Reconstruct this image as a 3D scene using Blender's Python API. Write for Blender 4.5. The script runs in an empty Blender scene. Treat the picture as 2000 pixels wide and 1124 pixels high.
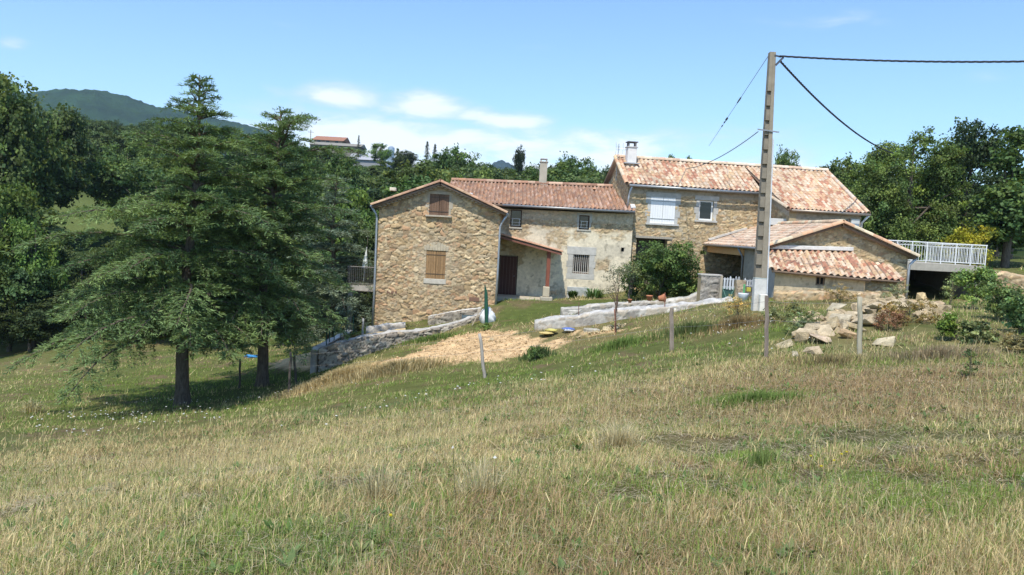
import bpy, bmesh, math, random
import numpy as np
from mathutils import Vector, Matrix
R = math.radians
random.seed(7)
rng = np.random.default_rng(11)
scene = bpy.context.scene
C = scene.collection

# ------------------------------------------------------------------ camera
F_PX = 1555.0; PITCH = -4.0; ROLL = 3.1
cam_d = bpy.data.cameras.new('camera'); cam = bpy.data.objects.new('camera', cam_d); C.objects.link(cam)
CAM_M = Matrix.Rotation(R(90 + PITCH), 4, 'X') @ Matrix.Rotation(R(ROLL), 4, 'Z')
cam.matrix_world = CAM_M
cam_d.sensor_width = 36.0; cam_d.lens = 36.0 * F_PX / 2000.0
cam_d.clip_start = 0.05; cam_d.clip_end = 20000
scene.camera = cam

# ------------------------------------------------------------------ world
SUN_EL = 58.0
SUN_H = Vector((-0.30, -0.954, 0)).normalized()
sun_vec = Vector((SUN_H.x * math.cos(R(SUN_EL)), SUN_H.y * math.cos(R(SUN_EL)), math.sin(R(SUN_EL))))
w = bpy.data.worlds.new("World"); scene.world = w; w.use_nodes = True
nt = w.node_tree; N = nt.nodes; L = nt.links
for n in list(N): N.remove(n)
out = N.new('ShaderNodeOutputWorld'); bg = N.new('ShaderNodeBackground'); bg.inputs[1].default_value = 0.15
sky = N.new('ShaderNodeTexSky'); sky.sky_type = 'NISHITA'; sky.sun_disc = False
sky.sun_elevation = R(SUN_EL); sky.sun_rotation = math.atan2(SUN_H.x, SUN_H.y)
sky.altitude = 400; sky.air_density = 1.0; sky.dust_density = 0.4; sky.ozone_density = 2.2
tc = N.new('ShaderNodeTexCoord')
sep = N.new('ShaderNodeSeparateXYZ'); L.new(tc.outputs['Generated'], sep.inputs[0])
def wm(op, a, b=None, c=None, clamp=False):
    n = N.new('ShaderNodeMath'); n.operation = op; n.use_clamp = clamp
    for i, v in enumerate((a, b, c)):
        if v is None: continue
        if isinstance(v, (int, float)): n.inputs[i].default_value = v
        else: L.new(v, n.inputs[i])
    return n.outputs[0]
def wsm(v, a, b):
    n = N.new('ShaderNodeMapRange'); n.interpolation_type = 'SMOOTHSTEP'
    L.new(v, n.inputs[0]); n.inputs[1].default_value = a; n.inputs[2].default_value = b
    return n.outputs[0]
az = wm('ARCTAN2', sep.outputs[0], sep.outputs[1])          # 0 ahead, + right (radians)
el = wm('ARCSINE', sep.outputs[2])
def blob(a0, e0, wa, we, s):
    da = wm('DIVIDE', wm('SUBTRACT', az, a0), wa); de = wm('DIVIDE', wm('SUBTRACT', el, e0), we)
    r2 = wm('ADD', wm('MULTIPLY', da, da), wm('MULTIPLY', de, de))
    return wm('MULTIPLY', wm('POWER', 2.718, wm('MULTIPLY', r2, -1.0)), s)
comb = N.new('ShaderNodeCombineXYZ')
L.new(wm('MULTIPLY', az, 1.0), comb.inputs[0]); L.new(wm('MULTIPLY', el, 3.2), comb.inputs[1])
no = N.new('ShaderNodeTexNoise'); no.inputs['Scale'].default_value = 11.0; no.inputs['Detail'].default_value = 9; no.inputs['Roughness'].default_value = 0.55
no.inputs['Distortion'].default_value = 0.35
L.new(comb.outputs[0], no.inputs['Vector'])
no2 = N.new('ShaderNodeTexNoise'); no2.inputs['Scale'].default_value = 3.2; no2.inputs['Detail'].default_value = 6
L.new(comb.outputs[0], no2.inputs['Vector'])
BLOBS = [(-0.215, 0.150, 0.065, 0.017, 1.2), (-0.125, 0.145, 0.065, 0.021, 1.2), (-0.195, 0.125, 0.11, 0.018, .75), (-0.025, 0.137, 0.075, 0.016, 1.1),
         (-0.30, 0.150, 0.05, 0.012, 0.45), (-0.17, 0.105, 0.24, 0.034, 1.15), (0.06, 0.105, 0.28, 0.034, 0.95), (.28,.09,.2,.03,.8), (-0.565, 0.165, 0.02, 0.010, 0.8),
         (0.0, 0.055, 0.7, 0.050, 1.1), (0.36, 0.255, 0.10, 0.014, 0.42), (0.30, 0.13, 0.3, 0.03, 0.35),(-0.06,0.225,0.1,0.006,.3),(-0.27,.225,.07,.006,.26),(.55,.19,.08,.01,.3)]
acc = None
for b in BLOBS:
    v = blob(*b); acc = v if acc is None else wm('MAXIMUM', acc, v)
dens = wm('ADD', acc, wm('MULTIPLY', wm('SUBTRACT', no.outputs['Fac'], 0.5), 2.0))
cl = wsm(dens, 0.12, 1.15)
cl = wm('MULTIPLY', cl, wsm(acc, 0.05, 0.5))
shade = wsm(wm('ADD', dens, wm('MULTIPLY', wm('SUBTRACT', no2.outputs['Fac'], 0.5), .9)), 0.45, 1.05)
ccol = N.new('ShaderNodeMixRGB'); L.new(shade, ccol.inputs[0])
ccol.inputs[1].default_value = (4.3, 4.9, 5.6, 1); ccol.inputs[2].default_value = (6.4, 6.5, 6.7, 1)
sc_ = N.new('ShaderNodeMixRGB'); sc_.blend_type = 'MULTIPLY'; sc_.inputs[0].default_value = 1; sc_.inputs[2].default_value = (0.86, 1.00, 1.10, 1)
L.new(sky.outputs[0], sc_.inputs[1])
mixc = N.new('ShaderNodeMixRGB'); L.new(wm('MULTIPLY', cl, 0.80), mixc.inputs[0]); L.new(sc_.outputs[0], mixc.inputs[1]); L.new(ccol.outputs[0], mixc.inputs[2])
L.new(mixc.outputs[0], bg.inputs[0]); L.new(bg.outputs[0], out.inputs[0])

sd = bpy.data.lights.new('sun', 'SUN'); sd.energy = 3.6; sd.angle = R(0.53); sd.color = (1.0, 0.95, 0.86)
so = bpy.data.objects.new('sun', sd); C.objects.link(so)
so.rotation_mode = 'QUATERNION'; so.rotation_quaternion = sun_vec.to_track_quat('Z', 'Y')
scene.view_settings.view_transform = 'Standard'; scene.view_settings.look = 'None'
scene.view_settings.exposure = 0.5; scene.view_settings.gamma = 1.0
try: scene.view_settings.use_curve_mapping = False
except Exception: pass
scene.render.engine = 'CYCLES'
scene.cycles.max_bounces = 6; scene.cycles.diffuse_bounces = 3; scene.cycles.transparent_max_bounces = 6

# ------------------------------------------------------------------ pixel <-> world
M3 = np.array([[CAM_M[i][j] for j in range(3)] for i in range(3)])
def ray(px, py):
    return M3 @ np.array([(px - 1000.0) / F_PX, (562.0 - py) / F_PX, -1.0])
def P(px, py, Y):
    d = ray(px, py); return d * (Y / d[1])

# ------------------------------------------------------------------ noise
_T = rng.random((64, 256, 256))
def vnoise(x, y, seed=0):
    T = _T[seed % 64]
    xi = np.floor(x).astype(int); yi = np.floor(y).astype(int)
    fx = x - xi; fy = y - yi; fx = fx * fx * (3 - 2 * fx); fy = fy * fy * (3 - 2 * fy)
    a = T[xi & 255, yi & 255]; b = T[(xi + 1) & 255, yi & 255]; c = T[xi & 255, (yi + 1) & 255]; d = T[(xi + 1) & 255, (yi + 1) & 255]
    return (a * (1 - fx) + b * fx) * (1 - fy) + (c * (1 - fx) + d * fx) * fy
def fbm(x, y, seed=0, oct=4):
    s = 0; a = 0.5; t = 0
    for i in range(oct):
        s = s + a * vnoise(x * 2 ** i + 17.3 * i, y * 2 ** i + 5.1 * i, seed + i); t += a; a *= 0.5
    return s / t
def sstep(v, a, b):
    t = np.clip((v - a) / (b - a), 0, 1); return t * t * (3 - 2 * t)

# ------------------------------------------------------------------ terrain height
CTRL_PX = [  # px, py, depth
 (0,1124,4.6),(1000,1124,4.05),(2000,1124,4.15),(1000,850,11.0),(0,850,20),(0,950,12.5),(500,900,13.5),(500,820,21),
 (1500,850,10.5),(2000,800,10),(1950,720,14.5),(1680,700,18),(1498,698,18.5),(1312,688,23),(950,738,24),(1150,700,24),(750,770,23),
 (562,772,29),(467,757,31),(360,792,28),(515,757,31.5),(1483,606,28),(1850,596,31),(1700,610,25),(1600,640,22),(1420,592,31),
 (1050,645,31),(1000,620,36),(1100,584,42),(985,588,42),(967,594,38),(733,634,38),(840,645,36.5),(1200,600,36),(1390,590,36),
 (940,672,31),(1100,672,29),(760,716,29),(860,690,30),(622,730,33),(700,705,31.5),(590,690,40),(690,660,40),
 (100,700,50),(0,690,55),(300,695,47),(450,695,42),(150,760,34),
 (140,450,110),(215,408,130),(0,640,64),(300,640,57),
 (1600,592,29.3),(1740,592,29.6),(1640,575,31),(1990,575,36),(1800,592,37),(1900,592,37.5),(1990,530,44),(1950,500,60),(2000,640,22),(1400,540,43),(1500,560,38),
 ]
CW = [(0,0,-1.66),(-3,0,-2.2),(3,0,-1.5),(0,-12,-1.0),(-12,-6,-3.4),(12,-6,-0.6),(20,12,-1.0),(25,30,-0.6),(-20,8,-5.2),
 (-45,30,-9.5),(-60,55,-11),(-15,55,-8.5),(0,60,-4.2),(15,60,-0.8),(35,60,0.2),(60,40,0.5),
 (-50,80,-4),(-70,120,2),(-40,110,-1.5),(-60,170,9),(-30,170,8),(-10,100,-3),(15,110,0),(45,110,2),(-20,230,15),(-55,250,17),(-100,180,12),(0,190,6),
 (30,200,6),(80,200,8),(100,100,3),(-120,110,5),(-110,60,-5),(30,300,8),(-60,330,14),(-160,250,14),(150,250,8)]
_cp = [tuple(P(*c)) for c in CTRL_PX] + CW
_cx = np.array([c[0] for c in _cp]) / 10; _cy = np.array([c[1] for c in _cp]) / 10; _cz = np.array([c[2] for c in _cp])
def _k(r2): return np.where(r2 > 1e-12, 0.5 * r2 * np.log(np.maximum(r2, 1e-12)), 0.0)
_n = len(_cx)
_A = np.zeros((_n + 3, _n + 3)); _A[:_n, :_n] = _k((_cx[:, None] - _cx) ** 2 + (_cy[:, None] - _cy) ** 2) + np.eye(_n) * 0.01
_A[:_n, _n] = 1; _A[:_n, _n + 1] = _cx; _A[:_n, _n + 2] = _cy; _A[_n:, :_n] = _A[:_n, _n:].T
_w = np.linalg.solve(_A, np.concatenate([_cz, [0, 0, 0]]))
def H(x, y):
    x = np.atleast_1d(np.asarray(x, float)); y = np.atleast_1d(np.asarray(y, float)); sh = x.shape
    xf = x.ravel() / 10; yf = y.ravel() / 10
    out_ = np.empty(len(xf))
    for s in range(0, len(xf), 20000):
        a = xf[s:s + 20000]; b = yf[s:s + 20000]
        out_[s:s + 20000] = _k((a[:, None] - _cx) ** 2 + (b[:, None] - _cy) ** 2) @ _w[:_n] + _w[_n] + _w[_n + 1] * a + _w[_n + 2] * b
    xr = xf * 10; yr = yf * 10
    rr = np.hypot(xr, yr - 60)
    t = sstep(rr, 240, 420)
    far = 2.0
    z = np.clip(out_, -20, 45) * (1 - t) + far * t
    z = z + (fbm(xr * .9, yr * .9, 3, 3) - .5) * .16 * sstep(np.hypot(xr, yr), 0, 6)
    return z.reshape(sh)
def h1(x, y): return float(H(x, y)[0])
def G(px, py, d0=2.0, d1=70.0):
    d = ray(px, py); t = np.linspace(d0, d1, 1400) / d[1]
    p = d[None, :] * t[:, None]; hh = H(p[:, 0], p[:, 1])
    i = np.argmax(p[:, 2] < hh)
    if i == 0: i = len(t) - 1
    return np.array([p[i, 0], p[i, 1], hh[i]])
def onx(px, Y):                      # ground point under a pixel column at depth Y
    x = P(px, 500, Y)[0]; return (x, Y, h1(x, Y))
def inpoly(x, y, poly):
    r = np.zeros(x.shape, bool); n = len(poly)
    for i in range(n):
        x0, y0 = poly[i][:2]; x1, y1 = poly[(i + 1) % n][:2]
        c = ((y0 > y) != (y1 > y)) & (x < (x1 - x0) * (y - y0) / (y1 - y0 + 1e-12) + x0); r ^= c
    return r

# ------------------------------------------------------------------ object helpers
def tag(o, label=None, cat=None, group=None, kind=None):
    if label: o['label'] = label
    if cat: o['category'] = cat
    if group: o['group'] = group
    if kind: o['kind'] = kind
    return o
def thing(name, label, cat, loc=(0, 0, 0), group=None):
    o = bpy.data.objects.new(name, None); C.objects.link(o); o.location = [float(v) for v in loc]
    o.empty_display_size = 0.2
    return tag(o, label, cat, group)
def rootloc(o):
    v = Vector((0, 0, 0))
    while o is not None: v += o.location; o = o.parent
    return v
def mesh_np(name, V, Fq, mat, cols=None, parent=None, smooth=False, tri=None):
    """V (n,3) world coordinates, Fq (m,4) quads, tri (k,3); cols: (m+k,3) per face or (n,3) per vertex"""
    me = bpy.data.meshes.new(name)
    V = np.asarray(V, np.float32)
    off = rootloc(parent) if parent is not None else Vector((0, 0, 0))
    V = V - np.array(off, np.float32)
    nq = 0 if Fq is None else len(Fq); nt_ = 0 if tri is None else len(tri)
    me.vertices.add(len(V)); me.vertices.foreach_set('co', V.ravel())
    idx = []; tot = []
    if nq: idx.append(np.asarray(Fq).ravel()); tot.append(np.full(nq, 4))
    if nt_: idx.append(np.asarray(tri).ravel()); tot.append(np.full(nt_, 3))
    idx = np.concatenate(idx).astype(np.int32); tot = np.concatenate(tot).astype(np.int32)
    me.loops.add(len(idx)); me.loops.foreach_set('vertex_index', idx)
    me.polygons.add(len(tot)); st = np.concatenate([[0], np.cumsum(tot)[:-1]]).astype(np.int32)
    me.polygons.foreach_set('loop_start', st); me.polygons.foreach_set('loop_total', tot)
    if smooth: me.polygons.foreach_set('use_smooth', np.ones(len(tot), bool))
    me.update(calc_edges=True)
    if cols is not None:
        cols = np.asarray(cols, np.float32)
        if len(cols) == len(V) and len(cols) != len(tot): cc = cols[idx]
        else: cc = np.repeat(cols, tot, axis=0)
        cc = np.concatenate([cc, np.ones((len(cc), 1), np.float32)], 1)
        a = me.color_attributes.new('Col', 'FLOAT_COLOR', 'CORNER'); a.data.foreach_set('color', cc.ravel())
    me.materials.append(mat)
    o = bpy.data.objects.new(name, me); C.objects.link(o)
    if parent is not None: o.parent = parent
    return o
class MB:
    def __init__(s): s.v = []; s.f = []; s.c = []
    def add(s, vs, fs, col=(.5, .5, .5)):
        b = len(s.v); s.v += [tuple(map(float, v)) for v in vs]
        for f in fs: s.f.append(tuple(b + i for i in f)); s.c.append(tuple(col))
        return s
    def hexa(s, p, col=(.5, .5, .5)):
        return s.add(p, [(0, 3, 2, 1), (4, 5, 6, 7), (0, 1, 5, 4), (1, 2, 6, 5), (2, 3, 7, 6), (3, 0, 4, 7)], col)
    def box(s, c, size, col=(.5, .5, .5), rz=0):
        x, y, z = [v / 2 for v in size]; cs, sn = math.cos(rz), math.sin(rz)
        pts = [(-x, -y, -z), (x, -y, -z), (x, y, -z), (-x, y, -z), (-x, -y, z), (x, -y, z), (x, y, z), (-x, y, z)]
        return s.hexa([(c[0] + a * cs - b * sn, c[1] + a * sn + b * cs, c[2] + d) for a, b, d in pts], col)
    def bar(s, a, b, wd, ht, col=(.5, .5, .5), up=(0, 0, 1)):
        a = Vector(a); b = Vector(b); d = (b - a).normalized(); sd_ = d.cross(Vector(up))
        if sd_.length < 1e-4: sd_ = Vector((1, 0, 0))
        sd_.normalize(); u = sd_.cross(d).normalized(); sd_ = sd_ * wd / 2; u = u * ht / 2
        return s.hexa([a - sd_ - u, a + sd_ - u, a + sd_ + u, a - sd_ + u, b - sd_ - u, b + sd_ - u, b + sd_ + u, b - sd_ + u], col)
    def tube(s, pts, r, n=8, col=(.5, .5, .5), cap=True):
        pts = [Vector(p) for p in pts]
        if isinstance(r, (int, float)): r = [r] * len(pts)
        b = len(s.v); ref = None
        for i, p in enumerate(pts):
            d = (pts[min(i + 1, len(pts) - 1)] - pts[max(i - 1, 0)]).normalized()
            if ref is None: ref = d.orthogonal().normalized()
            u = (ref - d * ref.dot(d))
            u = u.normalized() if u.length > 1e-5 else d.orthogonal().normalized()
            ref = u; v = d.cross(u)
            for k in range(n):
                a = 2 * math.pi * k / n; q = p + (u * math.cos(a) + v * math.sin(a)) * r[i]; s.v.append(tuple(q))
        for i in range(len(pts) - 1):
            for k in range(n):
                s.f.append((b + i * n + k, b + i * n + (k + 1) % n, b + (i + 1) * n + (k + 1) % n, b + (i + 1) * n + k)); s.c.append(tuple(col))
        if cap:
            s.f.append(tuple(b + k for k in range(n))[::-1]); s.c.append(tuple(col))
            e = b + (len(pts) - 1) * n; s.f.append(tuple(e + k for k in range(n))); s.c.append(tuple(col))
        return s
    def build(s, name, mat, parent=None, smooth=False, bevel=0):
        me = bpy.data.meshes.new(name); off = rootloc(parent) if parent is not None else Vector((0, 0, 0))
        me.from_pydata([Vector(v) - off for v in s.v], [], s.f)
        if smooth: me.polygons.foreach_set('use_smooth', [True] * len(me.polygons))
        a = me.color_attributes.new('Col', 'FLOAT_COLOR', 'CORNER'); cc = []
        for f, c in zip(s.f, s.c): cc += [c[0], c[1], c[2], 1.0] * len(f)
        a.data.foreach_set('color', cc)
        me.materials.append(mat)
        o = bpy.data.objects.new(name, me); C.objects.link(o)
        if parent is not None: o.parent = parent
        if bevel:
            m = o.modifiers.new('bevel', 'BEVEL'); m.width = bevel; m.segments = 2; m.limit_method = 'ANGLE'
        return o
def dup(root, loc, rz=0, sc=(1, 1, 1), label=None, group=None):
    r = root.copy(); C.objects.link(r); r.location = [float(v) for v in loc]; r.rotation_euler = (0, 0, rz); r.scale = sc
    if label: r['label'] = label
    if group: r['group'] = group
    for ch in list(root.children):
        c = ch.copy(); C.objects.link(c); c.parent = r
        for g in ch.children:
            d = g.copy(); C.objects.link(d); d.parent = c
    return r

# ------------------------------------------------------------------ materials
def vmat(name, rough=0.85, nscale=6.0, namt=0.35, bscale=25.0, bstr=0.3, bdist=0.02, spec=0.25, transl=0.0, orand=0.0, metal=0.0, tcol=(1.25, 1.15, 0.6), stretch=(1, 1, 1)):
    m = bpy.data.materials.new(name); m.use_nodes = True; t = m.node_tree; n = t.nodes; l = t.links
    bs = n['Principled BSDF']; at = n.new('ShaderNodeAttribute'); at.attribute_name = 'Col'
    bs.inputs['Roughness'].default_value = rough; bs.inputs['Specular IOR Level'].default_value = spec; bs.inputs['Metallic'].default_value = metal
    tcn = n.new('ShaderNodeTexCoord'); mp = n.new('ShaderNodeMapping'); mp.inputs['Scale'].default_value = stretch; l.new(tcn.outputs['Object'], mp.inputs[0])
    col = at.outputs['Color']
    if namt > 0:
        a = n.new('ShaderNodeTexNoise'); a.inputs['Scale'].default_value = nscale; a.inputs['Detail'].default_value = 6; a.inputs['Roughness'].default_value = .65
        l.new(mp.outputs[0], a.inputs['Vector'])
        mr = n.new('ShaderNodeMapRange'); mr.inputs[1].default_value = .25; mr.inputs[2].default_value = .75; mr.inputs[3].default_value = 1 - namt; mr.inputs[4].default_value = 1 + namt
        l.new(a.outputs['Fac'], mr.inputs[0])
        v = n.new('ShaderNodeVectorMath'); v.operation = 'SCALE'; l.new(col, v.inputs[0]); l.new(mr.outputs[0], v.inputs['Scale']); col = v.outputs[0]
    if orand > 0:
        oi = n.new('ShaderNodeObjectInfo'); mr = n.new('ShaderNodeMapRange'); mr.inputs[3].default_value = 1 - orand; mr.inputs[4].default_value = 1 + orand
        l.new(oi.outputs['Random'], mr.inputs[0]); hs = n.new('ShaderNodeHueSaturation'); l.new(col, hs.inputs['Color']); l.new(mr.outputs[0], hs.inputs['Value'])
        mr2 = n.new('ShaderNodeMapRange'); mr2.inputs[3].default_value = .475; mr2.inputs[4].default_value = .515
        wn = n.new('ShaderNodeTexWhiteNoise'); wn.noise_dimensions = '1D'; l.new(oi.outputs['Random'], wn.inputs['W']); l.new(wn.outputs['Value'], mr2.inputs[0]); l.new(mr2.outputs[0], hs.inputs['Hue'])
        col = hs.outputs[0]
    l.new(col, bs.inputs['Base Color'])
    if bstr > 0:
        b = n.new('ShaderNodeTexNoise'); b.inputs['Scale'].default_value = bscale; b.inputs['Detail'].default_value = 8; b.inputs['Roughness'].default_value = .7; l.new(mp.outputs[0], b.inputs['Vector'])
        bp = n.new('ShaderNodeBump'); bp.inputs['Strength'].default_value = bstr; bp.inputs['Distance'].default_value = bdist
        l.new(b.outputs['Fac'], bp.inputs['Height']); l.new(bp.outputs[0], bs.inputs['Normal'])
    if transl > 0:
        tr = n.new('ShaderNodeBsdfTranslucent'); v = n.new('ShaderNodeVectorMath'); v.operation = 'MULTIPLY'; v.inputs[1].default_value = tcol
        l.new(col, v.inputs[0]); l.new(v.outputs[0], tr.inputs[0]); mx = n.new('ShaderNodeMixShader'); mx.inputs[0].default_value = transl
        l.new(bs.outputs[0], mx.inputs[1]); l.new(tr.outputs[0], mx.inputs[2]); l.new(mx.outputs[0], n['Material Output'].inputs['Surface'])
    return m
M = dict(
 stone=vmat('stone', .92, 7, .22, 30, .6, .012, .15), render=vmat('lime_render', .92, 2.5, .16, 40, .4, .01, .12),
 tile=vmat('roof_tile', .88, 9, .22, 30, .4, .008, .2), wood=vmat('weathered_wood', .8, 5, .28, 40, .4, .006, .2, stretch=(6, 6, .7)),
 metal=vmat('zinc', .45, 4, .12, 20, .05, .003, .5, metal=.55), paint=vmat('paint', .5, 3, .05, 20, .05, .003, .4), plastic=vmat('plastic', .6, 6, .1, 20, .3, .02, .35),
 concrete=vmat('concrete', .9, 4, .22, 35, .4, .01, .15), leaf=vmat('leaf', .58, 0, 0, 0, 0, 0, .25, .32, .16), needle=vmat('needle', .65, 0, 0, 0, 0, 0, .2, .24, 0.05),
 grass=vmat('grass_blade', .7, 0, 0, 0, 0, 0, .15, .35, 0, tcol=(1.1, 1.05, .7)), bark=vmat('bark', .95, 6, .6, 10, 1.0, .08, .1, stretch=(3, 3, .6)),
 ground=vmat('soil', .97, 3.0, .30, 14, 1.0, .06, .05), rock=vmat('rock', .95, 4, .42, 9, 1.0, .08, .1), cable=vmat('cable', .6, 0, 0, 0, 0, 0, .3),
 hill=vmat('wooded_hill', .97, .018, .45, .03, 1.0, 25, .02), cloth=vmat('cloth', .9, 5, .05, 20, .1, .01, .1))
def glassmat():
    m = bpy.data.materials.new('window_glass'); m.use_nodes = True; b = m.node_tree.nodes['Principled BSDF']
    b.inputs['Base Color'].default_value = (.012, .014, .018, 1); b.inputs['Roughness'].default_value = .06; b.inputs['Specular IOR Level'].default_value = .5
    return m
M['glass'] = glassmat()
# ================================================================== SETTING: ground
def grow(a, b, fine, n_out, far):      # fine from a to b then growing to +-far
    mid = np.arange(a, b + 1e-6, fine); g = []
    st = fine
    lo = [a];
    while lo[-1] > -far: st *= 1.13; lo.append(max(lo[-1] - st, -far - .01))
    st = fine; hi = [b]
    while hi[-1] < far: st *= 1.13; hi.append(min(hi[-1] + st, far + .01))
    return np.array(sorted(lo[1:]) + list(mid) + hi[1:])
def patch(px, py, rx, ry, kind, s): 
    g = G(px, py); return (g[0], g[1], rx, ry, kind, s)
def pxpoly(l): return [tuple(G(a, b)[:2]) for a, b in l]
DIRT = [pxpoly([(728,716),(800,692),(860,668),(915,650),(955,644),(1010,655),(1060,662),(1100,668),(1090,684),(1030,696),(950,708),(880,713),(790,717)]),
        pxpoly([(520,716),(560,700),(610,694),(618,708),(622,735),(600,722),(560,724)]),
        pxpoly([(1120,648),(1200,644),(1235,646),(1180,654)])]
PATCH = [  # kinds: g green, s straw, b brown-red, d bluish dark green
 patch(420,735,8,5,'g',1.8), patch(150,760,9,5,'g',.9), patch(640,770,6,2.5,'g',1.1), patch(300,760,6,4,'g',.8), patch(820,745,4,2,'g',1.2), patch(1020,735,3,2,'g',1.0), patch(1200,690,3,2.5,'g',.8),
 patch(120,790,5,3,'g',.7), patch(60,760,6,4,'s',.4), patch(20,870,6,3,'d',.7), patch(120,830,4,2,'g',.7), patch(700,800,6,1.6,'d',.6), patch(940,780,3,1.6,'g',.7),
 patch(550,870,3.2,1.5,'s',1.5), patch(850,820,4,1.2,'s',.8), patch(250,960,2.4,1.5,'s',1.5), patch(480,905,3,1.2,'s',1.6), patch(900,850,2.6,.9,'s',.7), patch(100,920,2.5,1.5,'s',.7),
 patch(1480,775,.9,.8,'G',2.6), patch(1600,700,3,2,'g',.5), patch(1800,730,3,2,'b',1.0), patch(1650,760,3.5,1.6,'b',1.7), patch(1850,790,2.5,1.5,'b',1.2), patch(1350,770,3,2,'b',.8), patch(1250,830,2,1,'b',.5),
 patch(1700,860,1.6,.8,'d',1.1), patch(1480,900,.5,.4,'G',1.3), patch(1150,940,.9,.4,'d',.6), patch(1900,850,1.3,1.0,'s',.3), patch(1300,1000,.7,.3,'s',.5), patch(700,930,1.6,.6,'d',.8),
 patch(640,1080,.6,.3,'d',.6), patch(1800,1000,.5,.3,'g',.5), patch(1200,870,.35,.3,'s',1.8), patch(650,740,1.8,1.6,'S',1.8), patch(760,728,3,1.3,'S',.9), patch(1440,640,1.6,1.5,'b',1.4),
 patch(1700,1040,.5,.25,'b',.5), patch(1450,1000,.4,.25,'b',.6), patch(60,800,.5,.4,'S',1.6), patch(400,840,5,1.2,'b',.35), patch(1450,660,2,2,'g',.9), patch(1560,620,2,2,'g',.5)]
lawn_poly = pxpoly([(968,592),(1200,584),(1215,600),(1130,607),(1040,628),(970,640)])
def weights(x, y):
    wg = .78 + 1.9 * (fbm(x * .35, y * .35, 5) - .5) + .9 * (fbm(x * 1.7, y * 1.7, 9) - .5)
    ws = .64 + 2.0 * (fbm(x * .30 + 40, y * .45, 12) - .5) + 1.3 * (fbm(x * 1.3, y * 1.3, 15) - .5)
    wb = .47 + 1.5 * (fbm(x * .5 + 9, y * .5, 19) - .5) + .7 * (fbm(x * 2, y * 2, 21) - .5)
    wd = .34 + 1.6 * (fbm(x * .8 + 9, y * .8, 25) - .5)
    D_ = dict(g=wg, s=ws, b=wb, d=wd)
    for (cx, cy, rx, ry, k, s) in PATCH:
        e = np.exp(-(((x - cx) / rx) ** 2 + ((y - cy) / ry) ** 2))
        kk = k.lower(); D_[kk] = D_[kk] + s * e
        if k in 'GS':
            for q in 'gsbd':
                if q != kk: D_[q] = D_[q] - s * e
    lp = inpoly(x, y, lawn_poly); D_['g'] = D_['g'] + 3.0 * lp
    far = sstep(y, 34, 48); D_['g'] = D_['g'] + .45 * far; D_['b'] = D_['b'] - .3 * far
    Wt = np.stack([np.clip(D_[k], 0.02, None) ** 1.6 for k in 'gsbd'], -1)
    return Wt / Wt.sum(-1, keepdims=True)
def dirt_mask(x, y):
    jx = x + (fbm(x * 1.5, y * 1.5, 31) - .5) * 1.6; jy = y + (fbm(x * 1.5 + 7, y * 1.5, 33) - .5) * 1.6
    m = np.zeros(x.shape, bool)
    for p in DIRT: m |= inpoly(jx, jy, p)
    return m
GC = np.array([(.12, .155, .04), (.36, .29, .13), (.24, .165, .085), (.12, .145, .06)])
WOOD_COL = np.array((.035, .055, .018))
xs = grow(-26, 24, .22, 0, 2600); ys = np.concatenate([grow(-4, 46, .22, 0, 2750)])
ys = ys[ys > -60]; ys = np.concatenate([[-380, -260, -150, -90], ys])
xx, yy = np.meshgrid(xs, ys); zz = H(xx, yy)
dm = dirt_mask(xx, yy)
zz = zz + dm * (fbm(xx * 2.2, yy * 2.2, 37) - .42) * .28
gw = weights(xx, yy); gcol = gw @ (GC * np.array([.8, .72, .8, .8])[:, None])
soil = np.array((.20, .13, .085)); sp = sstep(fbm(xx * 1.1, yy * 1.1, 41), .60, .72)[..., None]
gcol = gcol * (1 - sp * .6) + soil * sp * .6
dc = np.array((.66, .46, .25)) * (.75 + .5 * fbm(xx * 3, yy * 3, 43))[..., None]
gcol = np.where(dm[..., None], dc, gcol)
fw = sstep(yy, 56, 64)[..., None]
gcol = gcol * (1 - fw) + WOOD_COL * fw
mead = sstep(yy, 92, 96) * sstep(-yy, -136, -132) * sstep(xx, -90, -86) * sstep(-xx, 46, 50)
gcol = gcol * (1 - mead[..., None]) + np.array((.125, .155, .05)) * mead[..., None]
ny, nx = xx.shape
ii = np.arange(ny * nx).reshape(ny, nx)
quads = np.stack([ii[:-1, :-1], ii[:-1, 1:], ii[1:, 1:], ii[1:, :-1]], -1).reshape(-1, 4)
g = mesh_np('ground', np.stack([xx, yy, zz], -1).reshape(-1, 3), quads, M['ground'], gcol.reshape(-1, 3), smooth=True)
tag(g, kind='structure')

# far blue-green mountain
def mountain(name, dist, prof, depth, col, seed):
    az = np.linspace(prof[0][0], prof[-1][0], 220)
    el = np.interp(az, [p[0] for p in prof], [p[1] for p in prof])
    rows = 26; V = []; 
    for j in range(rows):
        t = j / (rows - 1); d = dist + depth * (t - .5) * 2
        hgt = (np.cos((t - .5) * math.pi) ** 1.2) * el * dist
        x = np.sin(az) * d; y = np.cos(az) * d
        z = hgt * (1 + .10 * (fbm(az * 30 + 3, np.full_like(az, t * 6), seed) - .5)) + (fbm(az * 240, np.full_like(az, t * 50), seed + 3, 3) - .5) * dist * .004 - 10
        V.append(np.stack([x, y, z], -1))
    V = np.array(V); n = V.shape[1]; ii = np.arange(rows * n).reshape(rows, n)
    q = np.stack([ii[:-1, :-1], ii[:-1, 1:], ii[1:, 1:], ii[1:, :-1]], -1).reshape(-1, 4)
    c = np.array(col)[None] * (.55 + .9 * fbm(V.reshape(-1, 3)[:, 0] * .03, V.reshape(-1, 3)[:, 1] * .012 + V.reshape(-1, 3)[:, 2] * .05, 44, 5))[:, None]
    return tag(mesh_np(name, V.reshape(-1, 3), q, M['hill'], c, smooth=True), kind='structure')
def azel(px, py):
    d = ray(px, py); return (math.atan2(d[0], d[1]), d[2] / math.hypot(d[0], d[1]))
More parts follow.
